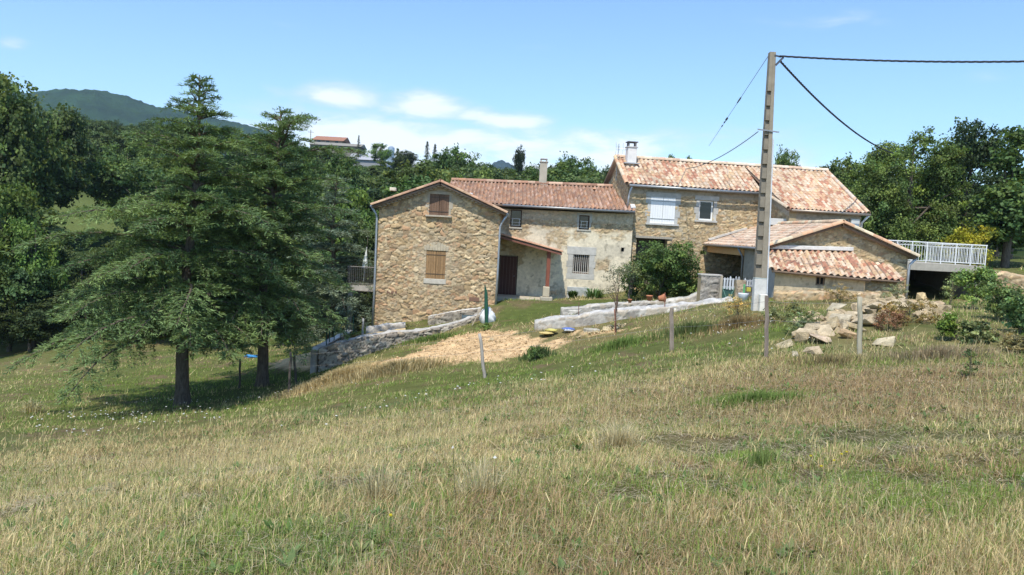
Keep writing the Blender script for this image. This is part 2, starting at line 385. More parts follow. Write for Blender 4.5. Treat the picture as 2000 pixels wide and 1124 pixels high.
mountain('mountain', 2000, [azel(-700, 330), azel(-300, 210), (azel(-60, 185)), azel(75, 172), azel(130, 166), azel(190, 168), azel(250, 185), azel(320, 204), azel(400, 225), azel(470, 236), azel(560, 262), azel(640, 300), azel(760, 360)], 600, (.034, .075, .026), 50)
mountain('distant_hill', 2450, [azel(850, 350), azel(940, 330), azel(965, 313), azel(985, 309), azel(1000, 314), azel(1040, 330), azel(1150, 370)], 300, (.035, .06, .05), 52)
# ================================================================== BUILDINGS
def stonecol(u, v, style, seed):
    c1, h1_ = stonecol1(u, v, style, seed)
    if style == 'grey': return c1, h1_
    c2, h2_ = stonecol1(u * 1.9 + 31, v * 1.8 + 17, style, seed + 2)          # pockets of small packing stones
    m = sstep(fbm(u * 1.5, v * 1.9, seed + 13, 3), .47, .56)
    cr = sstep(fbm(u * 5, v * 7, seed + 17, 3), .58, .70) * sstep(.02 - h1_, 0, .02)  # crevices: shadow between the stones put into the colour
    c = c1 * (1 - m[:, None]) + c2 * m[:, None]
    return c * (1 - .5 * cr[:, None]), h1_ * (1 - m) + h2_ * .75 * m - .02 * cr
def stonecol1(u, v, style, seed):
    """per-vertex colour and relief for a masonry face (u along, v up; metres)"""
    cu, cv, pal, mort, rel = {
     'rubble': (.30, .18, [(.48,.35,.19),(.40,.29,.16),(.53,.41,.24),(.34,.25,.15),(.47,.30,.17),(.42,.34,.22),(.58,.46,.28)], (.38,.30,.19), .062),
     'coursed': (.27, .12, [(.50,.38,.21),(.42,.32,.18),(.54,.43,.26),(.36,.27,.16),(.47,.33,.19),(.42,.36,.25)], (.34,.27,.16), .045),
     'dry': (.36, .17, [(.36,.32,.25),(.28,.25,.20),(.42,.38,.30),(.24,.21,.17),(.38,.31,.22)], (.12,.10,.08), .07),
     'grey': (.40, .24, [(.44,.41,.35),(.37,.34,.29),(.50,.47,.41),(.42,.37,.29)], (.46,.44,.39), .035)}[style if style != 'render' else 'rubble']
    w1 = fbm(u * 3.1, v * 3.1, seed) - .5; w2 = fbm(u * 3.1 + 9, v * 3.1, seed + 2) - .5
    a = (u + w1 * .30) / cu; b = (v + w2 * .22) / cv
    a = a + (np.floor(b) % 2) * .0
    ai = np.floor(a).astype(int); bi = np.floor(b).astype(int)
    f1 = np.full(u.shape, 9.); f2 = np.full(u.shape, 9.); idc = np.zeros(u.shape, int)
    T = _T[(seed + 11) % 64]; T2 = _T[(seed + 12) % 64]
    for da in (-1, 0, 1):
        for db in (-1, 0, 1):
            ca = ai + da; cb = bi + db
            jx = ca + .5 + (T[ca & 255, cb & 255] - .5) * .85; jy = cb + .5 + (T2[ca & 255, cb & 255] - .5) * .85
            wgt = .8 + .5 * T2[(ca + 91) & 255, cb & 255]
            d = np.sqrt((a - jx) ** 2 + (b - jy) ** 2) * wgt
            lt = d < f1; f2 = np.where(lt, f1, np.minimum(f2, d)); idc = np.where(lt, (ca & 255) * 256 + (cb & 255), idc); f1 = np.where(lt, d, f1)
    edge = f2 - f1
    body = sstep(edge, .02, .13)
    r = _T[(seed + 20) % 64].ravel()[idc % 65536]; r2 = _T[(seed + 21) % 64].ravel()[idc % 65536]
    pal = np.array(pal) * np.array([1.0, .98, .98]); col = pal[(r * len(pal)).astype(int) % len(pal)] * (.78 + .44 * r2)[:, None] if u.ndim == 1 else None
    fine = fbm(u * 14, v * 14, seed + 30, 3) - .5
    col = col * (1 + .5 * fine[:, None])
    mort = np.array(mort) * (.8 + .5 * fbm(u * 6, v * 6, seed + 33, 3))[:, None]
    bm_ = sstep(edge, .04, .12)[:, None]
    col = mort * (1 - bm_) + col * bm_
    h = rel * (body * (.35 + .85 * r2) + .35 * fine + .10 * (f1 < .3) * (.3 - f1) / .3)
    big = fbm(u * .35, v * .35, seed + 40, 3)
    col = col * (.86 + .3 * big)[:, None]
    return col, h
def rendermix(u, v, col, h, mask, seed, base=(.56, .49, .35)):
    n = fbm(u * 1.2, v * 1.2, seed, 5); n2 = fbm(u * 5, v * 5, seed + 4, 4); n3 = fbm(u * .5, v * 1.4, seed + 8, 4)
    c = np.array(base)[None] * (.78 + .42 * n)[:, None]
    st = sstep(n3, .55, .72)[:, None]; c = c * (1 - st * .28) + np.array((.27, .25, .21)) * st * .28
    cr = sstep(n2, .66, .74)[:, None]; c = c * (1 - .35 * cr)
    hh = .030 + .022 * (n2 - .5)
    m = mask[:, None]
    return col * (1 - m) + c * m, h * (1 - mask) + hh * mask
class Pl:
    def __init__(s, ox, oy, heading=0.0):
        t = R(heading); s.o = np.array([ox, oy, 0.]); s.u = np.array([math.cos(t), math.sin(t), 0]); s.n = np.array([math.sin(t), -math.cos(t), 0])
    def uv(s, px, py):
        d = ray(px, py); t = s.o @ s.n / (d @ s.n); p = d * t; return float((p - s.o) @ s.u), float(p[2])
    def w(s, u, z, d=0.0): p = s.o + s.u * u + s.n * d; return (p[0], p[1], z)
    def rect(s, x0, y0, x1, y1):      # pixel rectangle (corner to corner) -> u0,u1,z0,z1
        a = s.uv(x0, y0); b = s.uv(x1, y1); c = s.uv(x0, y1); d = s.uv(x1, y0)
        return ((a[0] + c[0]) / 2, (b[0] + d[0]) / 2, (b[1] + c[1]) / 2, (a[1] + d[1]) / 2)
    def box(s, mb, u0, u1, z0, z1, d0, d1, col=(.5, .5, .5)):
        return mb.hexa([s.w(u0, z0, d1), s.w(u1, z0, d1), s.w(u1, z0, d0), s.w(u0, z0, d0), s.w(u0, z1, d1), s.w(u1, z1, d1), s.w(u1, z1, d0), s.w(u0, z1, d0)], col)
def seg(brk, res):
    out = []
    for a, b in zip(brk[:-1], brk[1:]):
        n = max(1, int(round((b - a) / res))); out += list(np.linspace(a, b, n + 1)[:-1])
    return np.array(out + [brk[-1]])
def relief_wall(parent, pl, u0, u1, zb, top, holes=(), style='rubble', seed=1, res=.035, mask=None, base=None, name='wall', thick=.35, mat=None):
    top_f = top if callable(top) else (lambda u: np.full(np.shape(u), float(top)))
    us = seg(sorted({u0, u1, *[h for q in holes for h in q[:2]]}), res)
    zt = float(np.max(top_f(us))); zs = seg(sorted({zb, zt, *[min(h, zt) for q in holes for h in q[2:4]]}), res)
    U, Z = np.meshgrid(us, zs); tp = top_f(U); Zc = np.minimum(Z, tp)
    col, h = stonecol(U.ravel(), Zc.ravel(), style, seed)
    if mask is not None:
        mk = mask(U.ravel(), Zc.ravel()); kw = {} if base is None else {'base': base}
        col, h = rendermix(U.ravel(), Zc.ravel(), col, h, mk, seed + 5, **kw)
    V = pl.o[None] + pl.u[None] * U.ravel()[:, None] + pl.n[None] * h[:, None]; V[:, 2] = Zc.ravel()
    nz, nu = U.shape; ii = np.arange(nz * nu).reshape(nz, nu)
    q = np.stack([ii[:-1, :-1], ii[:-1, 1:], ii[1:, 1:], ii[1:, :-1]], -1)
    cu = (U[:-1, :-1] + U[1:, 1:]) / 2; cz = (Z[:-1, :-1] + Z[1:, 1:]) / 2
    keep = (Z[:-1, :-1] < np.maximum(tp[:-1, :-1], tp[:-1, 1:]) - 1e-4)
    for (a, b, c, d) in [x[:4] for x in holes]: keep &= ~((cu > a) & (cu < b) & (cz > c) & (cz < d))
    q = q[keep].reshape(-1, 4)
    VV = [V]; QQ = [q]; CC = [col]; base_i = len(V)
    def addbox(a, b, c, d, col_):       # reveals of a hole, facing inward
        nonlocal base_i
        pts = [pl.w(a, c, .03), pl.w(b, c, .03), pl.w(b, d, .03), pl.w(a, d, .03), pl.w(a, c, -thick), pl.w(b, c, -thick), pl.w(b, d, -thick), pl.w(a, d, -thick)]
        VV.append(np.array(pts)); QQ.append(np.array([(0, 1, 5, 4), (1, 2, 6, 5), (2, 3, 7, 6), (3, 0, 4, 7)]) + base_i); CC.append(np.tile(col_, (8, 1))); base_i += 8
    for x in holes: addbox(*x[:4], np.array((.40, .35, .27)))
    # end returns so the wall has thickness
    for ue in (u0, u1):
        zt_ = float(top_f(np.array([ue]))[0]) - .01
        VV.append(np.array([pl.w(ue, zb, .035), pl.w(ue, zb, -thick), pl.w(ue, zt_, -thick), pl.w(ue, zt_, .035)])); QQ.append(np.array([(0, 1, 2, 3)]) + base_i); CC.append(np.tile(np.array((.42, .33, .2)), (4, 1))); base_i += 4
    # inner skin
    zi = [float(top_f(np.array([uu]))[0]) - .02 for uu in np.linspace(u0, u1, 9)]
    return mesh_np(name, np.concatenate(VV), np.concatenate(QQ), mat or M['stone'], np.concatenate(CC), parent, smooth=True)
PAL_NEW = [(.46,.24,.16),(.58,.38,.25),(.64,.50,.37),(.68,.58,.46),(.60,.44,.30),(.64,.48,.34),(.66,.55,.42),(.67,.56,.43),(.44,.24,.17),(.62,.47,.30)]
PAL_OLD = [(.36,.20,.13),(.40,.23,.15),(.33,.19,.13),(.42,.26,.17),(.38,.24,.17),(.44,.24,.14)]
PAL_NEW = [tuple(np.array(c) * np.array([1.02, .945, .89])) for c in PAL_NEW]
def vlerp(a, b, t): return np.asarray(a) * (1 - t) + np.asarray(b) * t
def tile_roof(parent, tl, tr, bl, br, pal, cw=.24, cl=.36, amp=.045, seed=0, name='roof', pat=0.0, n_=6):
    tl, tr, bl, br = map(np.asarray, (tl, tr, bl, br))
    wid = max(np.linalg.norm(tr - tl), np.linalg.norm(br - bl)); ln = max(np.linalg.norm(tl - bl), np.linalg.norm(tr - br))
    nc = max(2, int(round(wid / cw))); nr = max(2, int(round(ln / cl)))
    nrm = np.cross(tr - tl, bl - tl); nrm = nrm / np.linalg.norm(nrm)
    if nrm[2] < 0: nrm = -nrm
    us = np.linspace(0, nc, nc * n_ + 1); vs = []; off = []
    for r in range(nr): vs += [r, r + .5, r + 1.0]; off += [0.0, .012, .024]
    vs = np.array(vs); off = np.array(off)
    U, Vv = np.meshgrid(us, vs); OFF = np.repeat(off[:, None], len(us), 1)
    rr = np.random.default_rng(seed + 5); jt = rr.random((nr + 1, nc * 2 + 4)); jc = rr.random((nr + 2, nc * 2 + 4, 1))
    rowi = np.minimum(np.repeat(np.repeat(np.arange(nr), 3)[:, None], len(us), 1), nr)
    tcol_i = np.floor(U * 2 + .5).astype(int)
    hgt = amp * (np.sign(np.cos(2 * math.pi * U)) * np.abs(np.cos(2 * math.pi * U)) ** .7) + OFF + (jt[rowi, tcol_i] - .5) * .014
    hgt = hgt + .03 * (fbm(U * .35, Vv * .35, seed + 3, 2) - .5)
    s = U / nc; t = Vv / nr
    pt = ((tl[None, None] * (1 - s[..., None]) + tr[None, None] * s[..., None]) * (1 - t[..., None]) + (bl[None, None] * (1 - s[..., None]) + br[None, None] * s[..., None]) * t[..., None])
    pt = pt + nrm * hgt[..., None]
    ny_, nx_ = U.shape; ii = np.arange(ny_ * nx_).reshape(ny_, nx_)
    q = np.stack([ii[:-1, :-1], ii[1:, :-1], ii[1:, 1:], ii[:-1, 1:]], -1).reshape(-1, 4)
    pal = np.array(pal); fr = np.repeat(np.arange(ny_ - 1)[:, None], nx_ - 1, 1); fu = (U[:-1, :-1] + U[:-1, 1:]) / 2
    tc_ = np.floor(fu * 2 + .5).astype(int); hv_ = np.minimum((Vv[:-1, :-1] + Vv[1:, :-1]) / 2, nr - .01); row = np.floor(hv_ + .5 * ((tc_ // 2) % 2)).astype(int) % (nr + 1)
    pick = rr.random((nr + 2, nc * 2 + 5)); 
    if pat: pick[:, 1:] = np.where(rr.random(pick[:, 1:].shape) < pat, pick[:, :-1], pick[:, 1:])
    idx = (pick[row, tc_] * len(pal)).astype(int)
    col = pal[idx] * (.74 + .28 * jc[row, tc_]) 
    col = np.where(((tc_ % 2) == 1)[..., None], col * .86, col)           # channel tiles toned darker than the cover tiles
    fb = fbm(fu * .35 + seed, fr * .09, seed + 8, 3); col = col * (.80 + .40 * fb)[..., None]; q2 = q
    # slab under the tiles
    V = pt.reshape(-1, 3); b = len(V); dn = nrm * .09
    e = [tl - nrm * .03, tr - nrm * .03, br - nrm * .03, bl - nrm * .03]; e2 = [p - dn for p in e]
    V = np.concatenate([V, np.array(e + e2)]); sq = np.array([(0, 3, 2, 1), (4, 5, 6, 7), (0, 1, 5, 4), (1, 2, 6, 5), (2, 3, 7, 6), (3, 0, 4, 7)]) + b
    col = np.concatenate([col.reshape(-1, 3), np.tile(np.array((.24, .17, .12)), (6, 1))])
    return mesh_np(name, V, np.concatenate([q2, sq]), M['tile'], col, parent)
def barrel_row(parent, a, b, r, pal, name, tl=.4, seed=0, n=8, flat=(0, 0, 1)):
    a = np.asarray(a, float); b = np.asarray(b, float); d = b - a; ln = np.linalg.norm(d); d = d / ln; k = max(1, int(round(ln / tl)))
    up = np.array(flat, float); sd_ = np.cross(d, up); sd_ /= np.linalg.norm(sd_); up = np.cross(sd_, d)
    rr = random.Random(seed); mb = MB()
    for i in range(k):
        p0 = a + d * ln * i / k; p1 = a + d * (ln * (i + 1) / k + .03); r0 = r * 1.0; r1 = r * 1.10
        ps = []
        for (p, q) in ((p0, r0), (p1, r1)):
            for j in range(n + 1):
                an = math.pi * j / n * 1.1 - .05 * math.pi; ps.append(p + sd_ * math.cos(an) * q + up * math.sin(an) * q)
        for (p, q) in ((p0, r0 * .8), (p1, r1 * .85)):
            for j in range(n + 1):
                an = math.pi * j / n * 1.1 - .05 * math.pi; ps.append(p + sd_ * math.cos(an) * q + up * math.sin(an) * q)
        m = n + 1
        fs = [(j, j + 1, m + j + 1, m + j) for j in range(n)] + [(m + j, m + j + 1, 3 * m + j + 1, 3 * m + j) for j in range(n)] + [(2 * m + j, 3 * m + j, 3 * m + j + 1, 2 * m + j + 1) for j in range(n)] + [(j, 2 * m + j, 2 * m + j + 1, j + 1) for j in range(n)]
        c = np.array(rr.choice(pal)) * rr.uniform(.85, 1.15); mb.add(ps, fs, tuple(c))
    return mb.build(name, M['tile'], parent, smooth=False)
def scallops(parent, pl, u0, u1, z, out_=.22, r=.085, slope=0.0, name='eave_scallops', col=(.40, .34, .27)):
    mb = MB(); n = max(2, int((u1 - u0) / (2 * r)))
    for i in range(n):
        uc = u0 + (i + .5) * (u1 - u0) / n; zc = z + slope * (uc - u0) 
        for row in range(1):
            pts = []
            for dd in (0.0, out_):
                for j in range(7):
                    a = math.pi * j / 6; pts.append(pl.w(uc + math.cos(a) * r, zc + math.sin(a) * r * .9, dd))
                pts.append(pl.w(uc + r * 1.0, zc + r * 1.0, dd)); pts.append(pl.w(uc - r * 1.0, zc + r * 1.0, dd))
            f = [(j, j + 1, 9 + j + 1, 9 + j) for j in range(6)] + [(0, 1, 2, 3, 7), (3, 4, 5, 6, 8), (3, 8, 7), (9, 16, 12, 11, 10), (12, 17, 15, 14, 13), (12, 16, 17), (7, 8, 17, 16)]
            mb.add(pts, f, col)
    return mb.build(name, M['concrete'], parent)
ZINC = (.42, .45, .48)
def pipe(parent, pts, r=.045, col=ZINC, name='downpipe', mat='metal'):
    return MB().tube(pts, r, 8, col).build(name, M[mat], parent, smooth=True)
def shutters(parent, pl, r4, d, col, strap, name='shutter', gap=.012, gaps=True, planks=4, paint=False):
    u0, u1, z0, z1 = r4; um = (u0 + u1) / 2; rr = random.Random(int(u0 * 100))
    for a, b in ((u0, um - gap / 2), (um + gap / 2, u1)):
        mb = MB(); pw = (b - a) / planks
        for i in range(planks):
            c = np.array(col) * (rr.uniform(.82, 1.18) if not paint else rr.uniform(.99, 1.0)); pl.box(mb, a + i * pw + .004, a + (i + 1) * pw - .004, z0, z1, d, d + .032, tuple(c))
        o = mb.build(name, M['paint' if paint else 'wood'], parent)
        hh = z1 - z0
        for zc in (z0 + hh * .17, z0 + hh * .85): hb = MB(); pl.box(hb, a + .01, b - .01, zc - .018, zc + .018, d + .034, d + .046, strap); hb.build('hinge_strap', M['metal'], o)
def quoins(parent, pl, r4, w_=.16, col=(.46, .45, .41), name='window_surround', lint=.2, sill=.12, d=.045, sillout=.10, seed=0, wob=.06):
    u0, u1, z0, z1 = r4; mb = MB(); rr = random.Random(seed)
    def c(): k = rr.uniform(.88, 1.12); return tuple(x * k for x in col)
    e = .003
    pl.box(mb, u0 - w_ - wob, u1 + w_ + wob, z1 + e, z1 + lint, -.15, d + .01, c())
    pl.box(mb, u0 - w_ - wob * .5, u1 + w_ + wob * .5, z0 - sill, z0 - e, -.15, d + sillout, c())
    n = max(2, int((z1 - z0) / .32))
    for i in range(n):
        a = z0 + (z1 - z0) * i / n; b = z0 + (z1 - z0) * (i + 1) / n - .008
        wl = w_ + (wob if i % 2 else -wob * .3); pl.box(mb, u0 - wl, u0 - e, a, b, -.15, d, c()); pl.box(mb, u1 + e, u1 + wl, a, b, -.15, d, c())
    return mb.build(name, M['concrete'], parent, bevel=.008)
def winframe(parent, pl, r4, d, fw=.05, col=(.75, .75, .73), mull=0, trans=0, mat='paint', name='window'):
    u0, u1, z0, z1 = r4; mb = MB(); e = .004
    pl.box(mb, u0 + e, u0 + fw, z0 + e, z1 - e, d - .05, d, col); pl.box(mb, u1 - fw, u1 - e, z0 + e, z1 - e, d - .05, d, col)
    pl.box(mb, u0 + fw + .001, u1 - fw - .001, z0 + e, z0 + fw, d - .05, d - .002, col); pl.box(mb, u0 + fw + .001, u1 - fw - .001, z1 - fw, z1 - e, d - .05, d - .002, col)
    for i in range(mull):
        uc = u0 + (u1 - u0) * (i + 1) / (mull + 1); pl.box(mb, uc - fw * .35, uc + fw * .35, z0 + fw, z1 - fw, d - .045, d - .006, col)
    for i in range(trans):
        zc = z0 + (z1 - z0) * (i + 1) / (trans + 1); pl.box(mb, u0 + fw, u1 - fw, zc - .012, zc + .012, d - .04, d - .010, col)
    o = mb.build(name, M[mat], parent)
    g_ = MB(); pl.box(g_, u0 + .01, u1 - .01, z0 + .01, z1 - .01, d - .036, d - .028); g_.build('pane', M['glass'], o)
    return o
def plainwall(parent, pts, col=(.42, .34, .22), name='wall', mat='stone'):
    n = len(pts); mb = MB(); mb.add(pts, [tuple(range(n))], col); return mb.build(name, M[mat], parent)

# ---------------------------------------------------------------- A: gabled house
YA = 38.0; pa = Pl(P(737, 500, YA)[0], YA, 0)
wA = pa.uv(973, 500)[0]; zbA = -5.6
zl = pa.uv(742, 398)[1]; zr = pa.uv(980, 412)[1]; up_, zp = pa.uv(862, 357)
A = thing('stone_house', 'tall gabled rubble stone house with brown shuttered windows, nearest the cedars', 'house', (pa.w(wA / 2, -4.4)[0], YA + 3, -4.4))
def topA(u): return np.where(u < up_, zl + (zp - zl) * np.asarray(u) / up_, zp + (zr - zp) * (np.asarray(u) - up_) / (wA - up_)) - .10
rw1 = pa.rect(832, 490, 870, 545); rw2 = pa.rect(839, 380, 877, 421)
rv1 = pa.rect(756, 568, 775, 574); rv2 = pa.rect(916, 581, 936, 589)
arch = pa.rect(833, 474, 871, 490)
def maskA(u, v):
    m = np.exp(-(((u - (rw1[0] + rw1[1]) / 2) / .75) ** 2 + ((v - (rw1[2] + rw1[3]) / 2) / 1.1) ** 4)) * .8
    m = np.maximum(m, .75 * np.exp(-(((u - up_) / 1.2) ** 2 + ((v - zp + .55) / .5) ** 2)))
    return np.clip(m * (.55 + .9 * fbm(u * 2, v * 2, 61, 3)), 0, 1)
relief_wall(A, pa, 0, wA, zbA, topA, [rw1, rw2], 'rubble', 1, .034, maskA, (.50, .43, .31))
mb = MB()
for r4 in (rv1, rv2): mb = MB(); pa.box(mb, *r4, .0, .062, (.22, .13, .09)); mb.build('air_vent', M['stone'], A, bevel=.01)
shutters(A, pa, rw1, -.02, (.30, .185, .09), (.16, .11, .07)); shutters(A, pa, rw2, -.02, (.17, .105, .07), (.09, .065, .05))
quoins(A, pa, rw2, .13, (.40, .35, .27), lint=.14, sill=.08, sillout=.16, seed=2)
mb = MB(); u0, u1, z0, z1 = rw1; n = 9
for i in range(n):      # segmental relieving arch over the lower window
    a0 = u0 - .12 + (u1 - u0 + .24) * i / n; a1 = u0 - .12 + (u1 - u0 + .24) * (i + 1) / n; am = ((a0 + a1) / 2 - (u0 + u1) / 2) / (u1 - u0)
    pa.box(mb, a0 + .004, a1 - .004, z1 + .005, z1 + .40 - am * am * .55, -.1, .052, tuple(np.array((.50, .43, .31)) * random.uniform(.93, 1.05)))
mb.build('relieving_arch', M['concrete'], A, bevel=.01); mb = MB(); pa.box(mb, u0 - .08, u1 + .06, z0 - .24, z0 - .005, -.1, .075, (.52, .48, .40)); mb.build('window_sill', M['concrete'], A, bevel=.01)
yb = YA + 7.5; ov = .42
plainwall(A, [pa.w(0, zbA, -.3), pa.w(0, zbA, -7.5), pa.w(0, zl - .1, -7.5), pa.w(0, zl - .1, -.3)]); plainwall(A, [pa.w(wA, zbA, -.3), pa.w(wA, zr - .1, -.3), pa.w(wA, zr - .1, -7.5), pa.w(wA, zbA, -7.5)])
plainwall(A, [pa.w(0, zbA, -7.5), pa.w(wA, zbA, -7.5), pa.w(wA, zr - .1, -7.5), pa.w(up_, zp - .1, -7.5), pa.w(0, zl - .1, -7.5)])
sl = (zp - zl) / up_; sr = (zp - zr) / (wA - up_); e0 = -.30; e1 = wA + .30
zle = zl - sl * .3; zre = zr - sr * .3
rA1 = tile_roof(A, pa.w(up_, zp, ov), pa.w(up_, zp, -7.7), pa.w(e0, zle, ov), pa.w(e0, zle, -7.7), PAL_OLD, seed=3)
rA2 = tile_roof(A, pa.w(up_, zp, -7.7), pa.w(up_, zp, ov), pa.w(e1, zre, -7.7), pa.w(e1, zre, ov), PAL_OLD, seed=4)
barrel_row(rA1, pa.w(up_, zp + .03, ov + .02), pa.w(up_, zp + .03, -7.7), .11, PAL_OLD, 'ridge_tiles', seed=1)
barrel_row(rA1, pa.w(up_, zp + .03, ov - .02), pa.w(e0, zle + .03, ov - .02), .085, [(.42,.25,.16),(.36,.22,.15),(.46,.30,.19)], 'verge_tiles', seed=2)
barrel_row(rA2, pa.w(up_, zp + .03, ov - .02), pa.w(e1, zre + .03, ov - .02), .085, [(.46,.27,.17),(.40,.24,.16),(.50,.33,.21)], 'verge_tiles', seed=3)
mb = MB()
for (ua, za, ub, zb_) in ((up_, zp, 0, zl), (up_, zp, wA, zr)):
    n = 16
    for i in range(n):
        t = (i + .5) / n; uc = ua + (ub - ua) * t; zc = za + (zb_ - za) * t - .17
        pts = []
        for dd in (.02, .30):
            for j in range(7): a = math.pi * j / 6; pts.append(pa.w(uc + math.cos(a) * .085, zc - .03 + math.sin(a) * .07, dd))
        mb.add(pts, [(j, j + 1, 8 + j, 7 + j) for j in range(6)] + [(0, 1, 2, 3, 4, 5, 6), (13, 12, 11, 10, 9, 8, 7)], (.42, .36, .27))
mb.build('verge_scallops', M['concrete'], A)
pipe(A, [pa.w(.0 - .32, zle - .03, ov), pa.w(-.32, zle - .03, -7)], .06, name='gutter'); pipe(A, [pa.w(e1 + .03, zre - .03, ov), pa.w(e1 + .03, zre - .03, -3.4)], .06, name='gutter')
pipe(A, [pa.w(-.30, zle - .08, .25), pa.w(-.12, zle - .40, .10), pa.w(-.08, zle - .6, .09), pa.w(-.06, -3, .09), pa.w(-.08, -4.9, .09)], .05)
pipe(A, [pa.w(e1 + .03, zre - .05, .25), pa.w(wA + .12, zre - .42, .12), pa.w(wA + .02, zre - .65, .11), pa.w(wA + .02, -2, .11), pa.w(wA, -3.75, .11)], .05)
mb = MB(); q = pa.uv(768, 371); mb.box(pa.w(q[0], q[1] + .02, 0), (.3, .3, .16), (.72, .62, .48)); mb.build('vent_tile', M['tile'], rA1, bevel=.03)

# balcony on the left side of A
Yb = 39.0; pb = Pl(P(677, 550, Yb)[0], Yb, 0)
BL = thing('balcony', 'small concrete balcony with dark iron railing on the left flank of the gabled house', 'balcony', pb.w(.8, -3))
s0 = pb.uv(677, 557)[1]; wB = pb.uv(733, 550)[0]; zs0 = s0
mb = MB(); pb.box(mb, 0, wB, zs0 - .22, zs0, -2.4, 0, (.42, .39, .34)); pb.box(mb, -.05, wB, zs0 - .26, zs0 - .223, -2.4, .05, (.35, .32, .28)); mb.build('slab', M['concrete'], BL)
mb = MB(); zt = zs0 + .92
for k in range(15): u = .03 + (wB - .06) * k / 14; mb.tube([pb.w(u, zs0, -.04), pb.w(u, zt, -.04)], .013, 5, (.20, .185, .17))
for k in range(14): mb.tube([pb.w(.03, zs0, -.04 - k * .17), pb.w(.03, zt, -.04 - k * .17)], .013, 5, (.20, .185, .17))
mb.tube([pb.w(wB, zt, -.04), pb.w(.03, zt, -.04), pb.w(.03, zt, -2.3)], .024, 6, (.24, .22, .20)); mb.tube([pb.w(wB, zs0 + .1, -.04), pb.w(.03, zs0 + .1, -.04), pb.w(.03, zs0 + .1, -2.3)], .014, 6, (.20, .18, .16))
mb.build('railing', M['metal'], BL)
mb = MB(); pb.box(mb, .06, .28, -6.2, zs0 - .262, -.35, -.1, (.42, .40, .36)); mb.build('pillar', M['concrete'], BL)
mb = MB(); pb.box(mb, .06, .28, -6.2, zs0 - .262, -2.2, -1.95, (.40, .38, .34)); mb.build('pillar', M['concrete'], BL)
# closed parasol standing on the balcony
q = pb.uv(706, 548); U_ = thing('parasol', 'closed white and green parasol standing on the small iron balcony', 'parasol', pb.w(q[0], zs0, -.5))
x0 = pb.w(q[0], 0, -.5); mb = MB(); mb.tube([(x0[0], x0[1], zs0), (x0[0] + .10, x0[1], zs0 + 1.9)], .018, 6, (.7, .7, .68)); mb.build('pole', M['paint'], U_)
mb = MB(); mb.tube([(x0[0] + .05, x0[1], zs0 + .85), (x0[0] + .055, x0[1], zs0 + .95), (x0[0] + .07, x0[1], zs0 + 1.3), (x0[0] + .09, x0[1], zs0 + 1.75)], [.15, .15, .10, .02], 10, (.75, .77, .74))
for i in range(len(mb.c)):
    if (i % 10) in (1, 2, 3, 8): mb.c[i] = (.05, .28, .16)
mb.build('canopy', M['cloth'], U_)

# ---------------------------------------------------------------- B: low wing
YB = 42.0; pB = Pl(P(960, 500, YB)[0], YB, 0)
B = thing('farmhouse_wing', 'long low cream rendered wing with a red brown tiled roof between the two stone houses', 'house', pB.w(3.5, -3.4))
wBw = pB.uv(1232, 500)[0]; zBt = pB.uv(1110, 408)[1]; zBl = pB.uv(990, 404)[1]; zBr = pB.uv(1230, 414)[1]
hw1 = pB.rect(997, 410, 1019, 444); hw2 = pB.rect(1131, 421, 1151, 449); hw3 = pB.rect(1119, 498, 1150, 535); hd = pB.rect(974, 499, 1010, 579); hh_ = pB.rect(1213, 484, 1219, 492)
def maskB(u, v):
    lvl = zBt - 1.05 + .5 * (fbm(u * .9, v * .9, 70, 4) - .5) * 2
    m = sstep(-(v - lvl), -.12, .18)
    m = m * (1 - .8 * sstep(fbm(u * 1.3, v * 1.3, 77, 4), .60, .68)) 
    return np.clip(m + .75 * sstep(v, zBt - .75, zBt - .55) * .55, 0, 1)
def topB(u): return zBl + (zBr - zBl) * (np.asarray(u) - pB.uv(990, 404)[0]) / (wBw - pB.uv(990, 404)[0]) - .12
relief_wall(B, pB, 0, wBw, -4.6, topB, [hw1, hw2, hw3, hd, hh_], 'coursed', 5, .04, maskB, (.72, .63, .46))
q = pB.uv(1152, 560)[0]; 
for r4 in (hw1, hw2):
    f_ = winframe(B, pB, r4, -.14, .05, (.10, .06, .05), mull=0, mat='wood')
    u0, u1, z0, z1 = r4; mb = MB()
    for (a, b, c, d) in ((u0 + .05, u1 - .05, z0 + .08, z0 + .11), (u0 + .05, u1 - .05, z0 + .42, z0 + .45), (u0 + .05, u1 - .05, z0 + .24, z0 + .26), (u0 + .10, u0 + .13, z0 + .08, z0 + .45), (u1 - .13, u1 - .10, z0 + .08, z0 + .45)): pB.box(mb, a, b, c, d, -.06, -.045 if d - c > .1 else -.04, (.62, .60, .55))
    mb.build('window_bars', M['paint'], f_)
quoins(B, pB, hw2, .10, (.42, .40, .34), lint=.10, sill=.07, sillout=.03, seed=5, wob=.03)
u0, u1, z0, z1 = hw1; mb = MB(); pB.box(mb, u0 - .05, u1 + .05, z0 - .08, z0 - .003, -.1, .08, (.45, .42, .35)); mb.build('window_sill', M['concrete'], B)
f_ = winframe(B, pB, hw3, -.16, .06, (.12, .07, .06), mull=1, mat='wood')
u0, u1, z0, z1 = hw3; mb = MB()
for k in range(8):
    u = u0 + .05 + (u1 - u0 - .1) * k / 7; mb.tube([pB.w(u, z0 + .01, -.05), pB.w(u, z0 + .35, -.02), pB.w(u, z1 - .01, -.05)], .014, 5, (.66, .62, .54))
mb.tube([pB.w(u0, z0 + .08, -.05), pB.w(u1, z0 + .08, -.05)], .014, 5, (.66, .62, .54)); mb.build('window_bars', M['paint'], f_)
quoins(B, pB, hw3, .30, (.47, .45, .40), lint=.42, sill=.30, d=.042, sillout=-.004, seed=6, wob=.05)
u0, u1, z0, z1 = hd; dmb = MB(); 
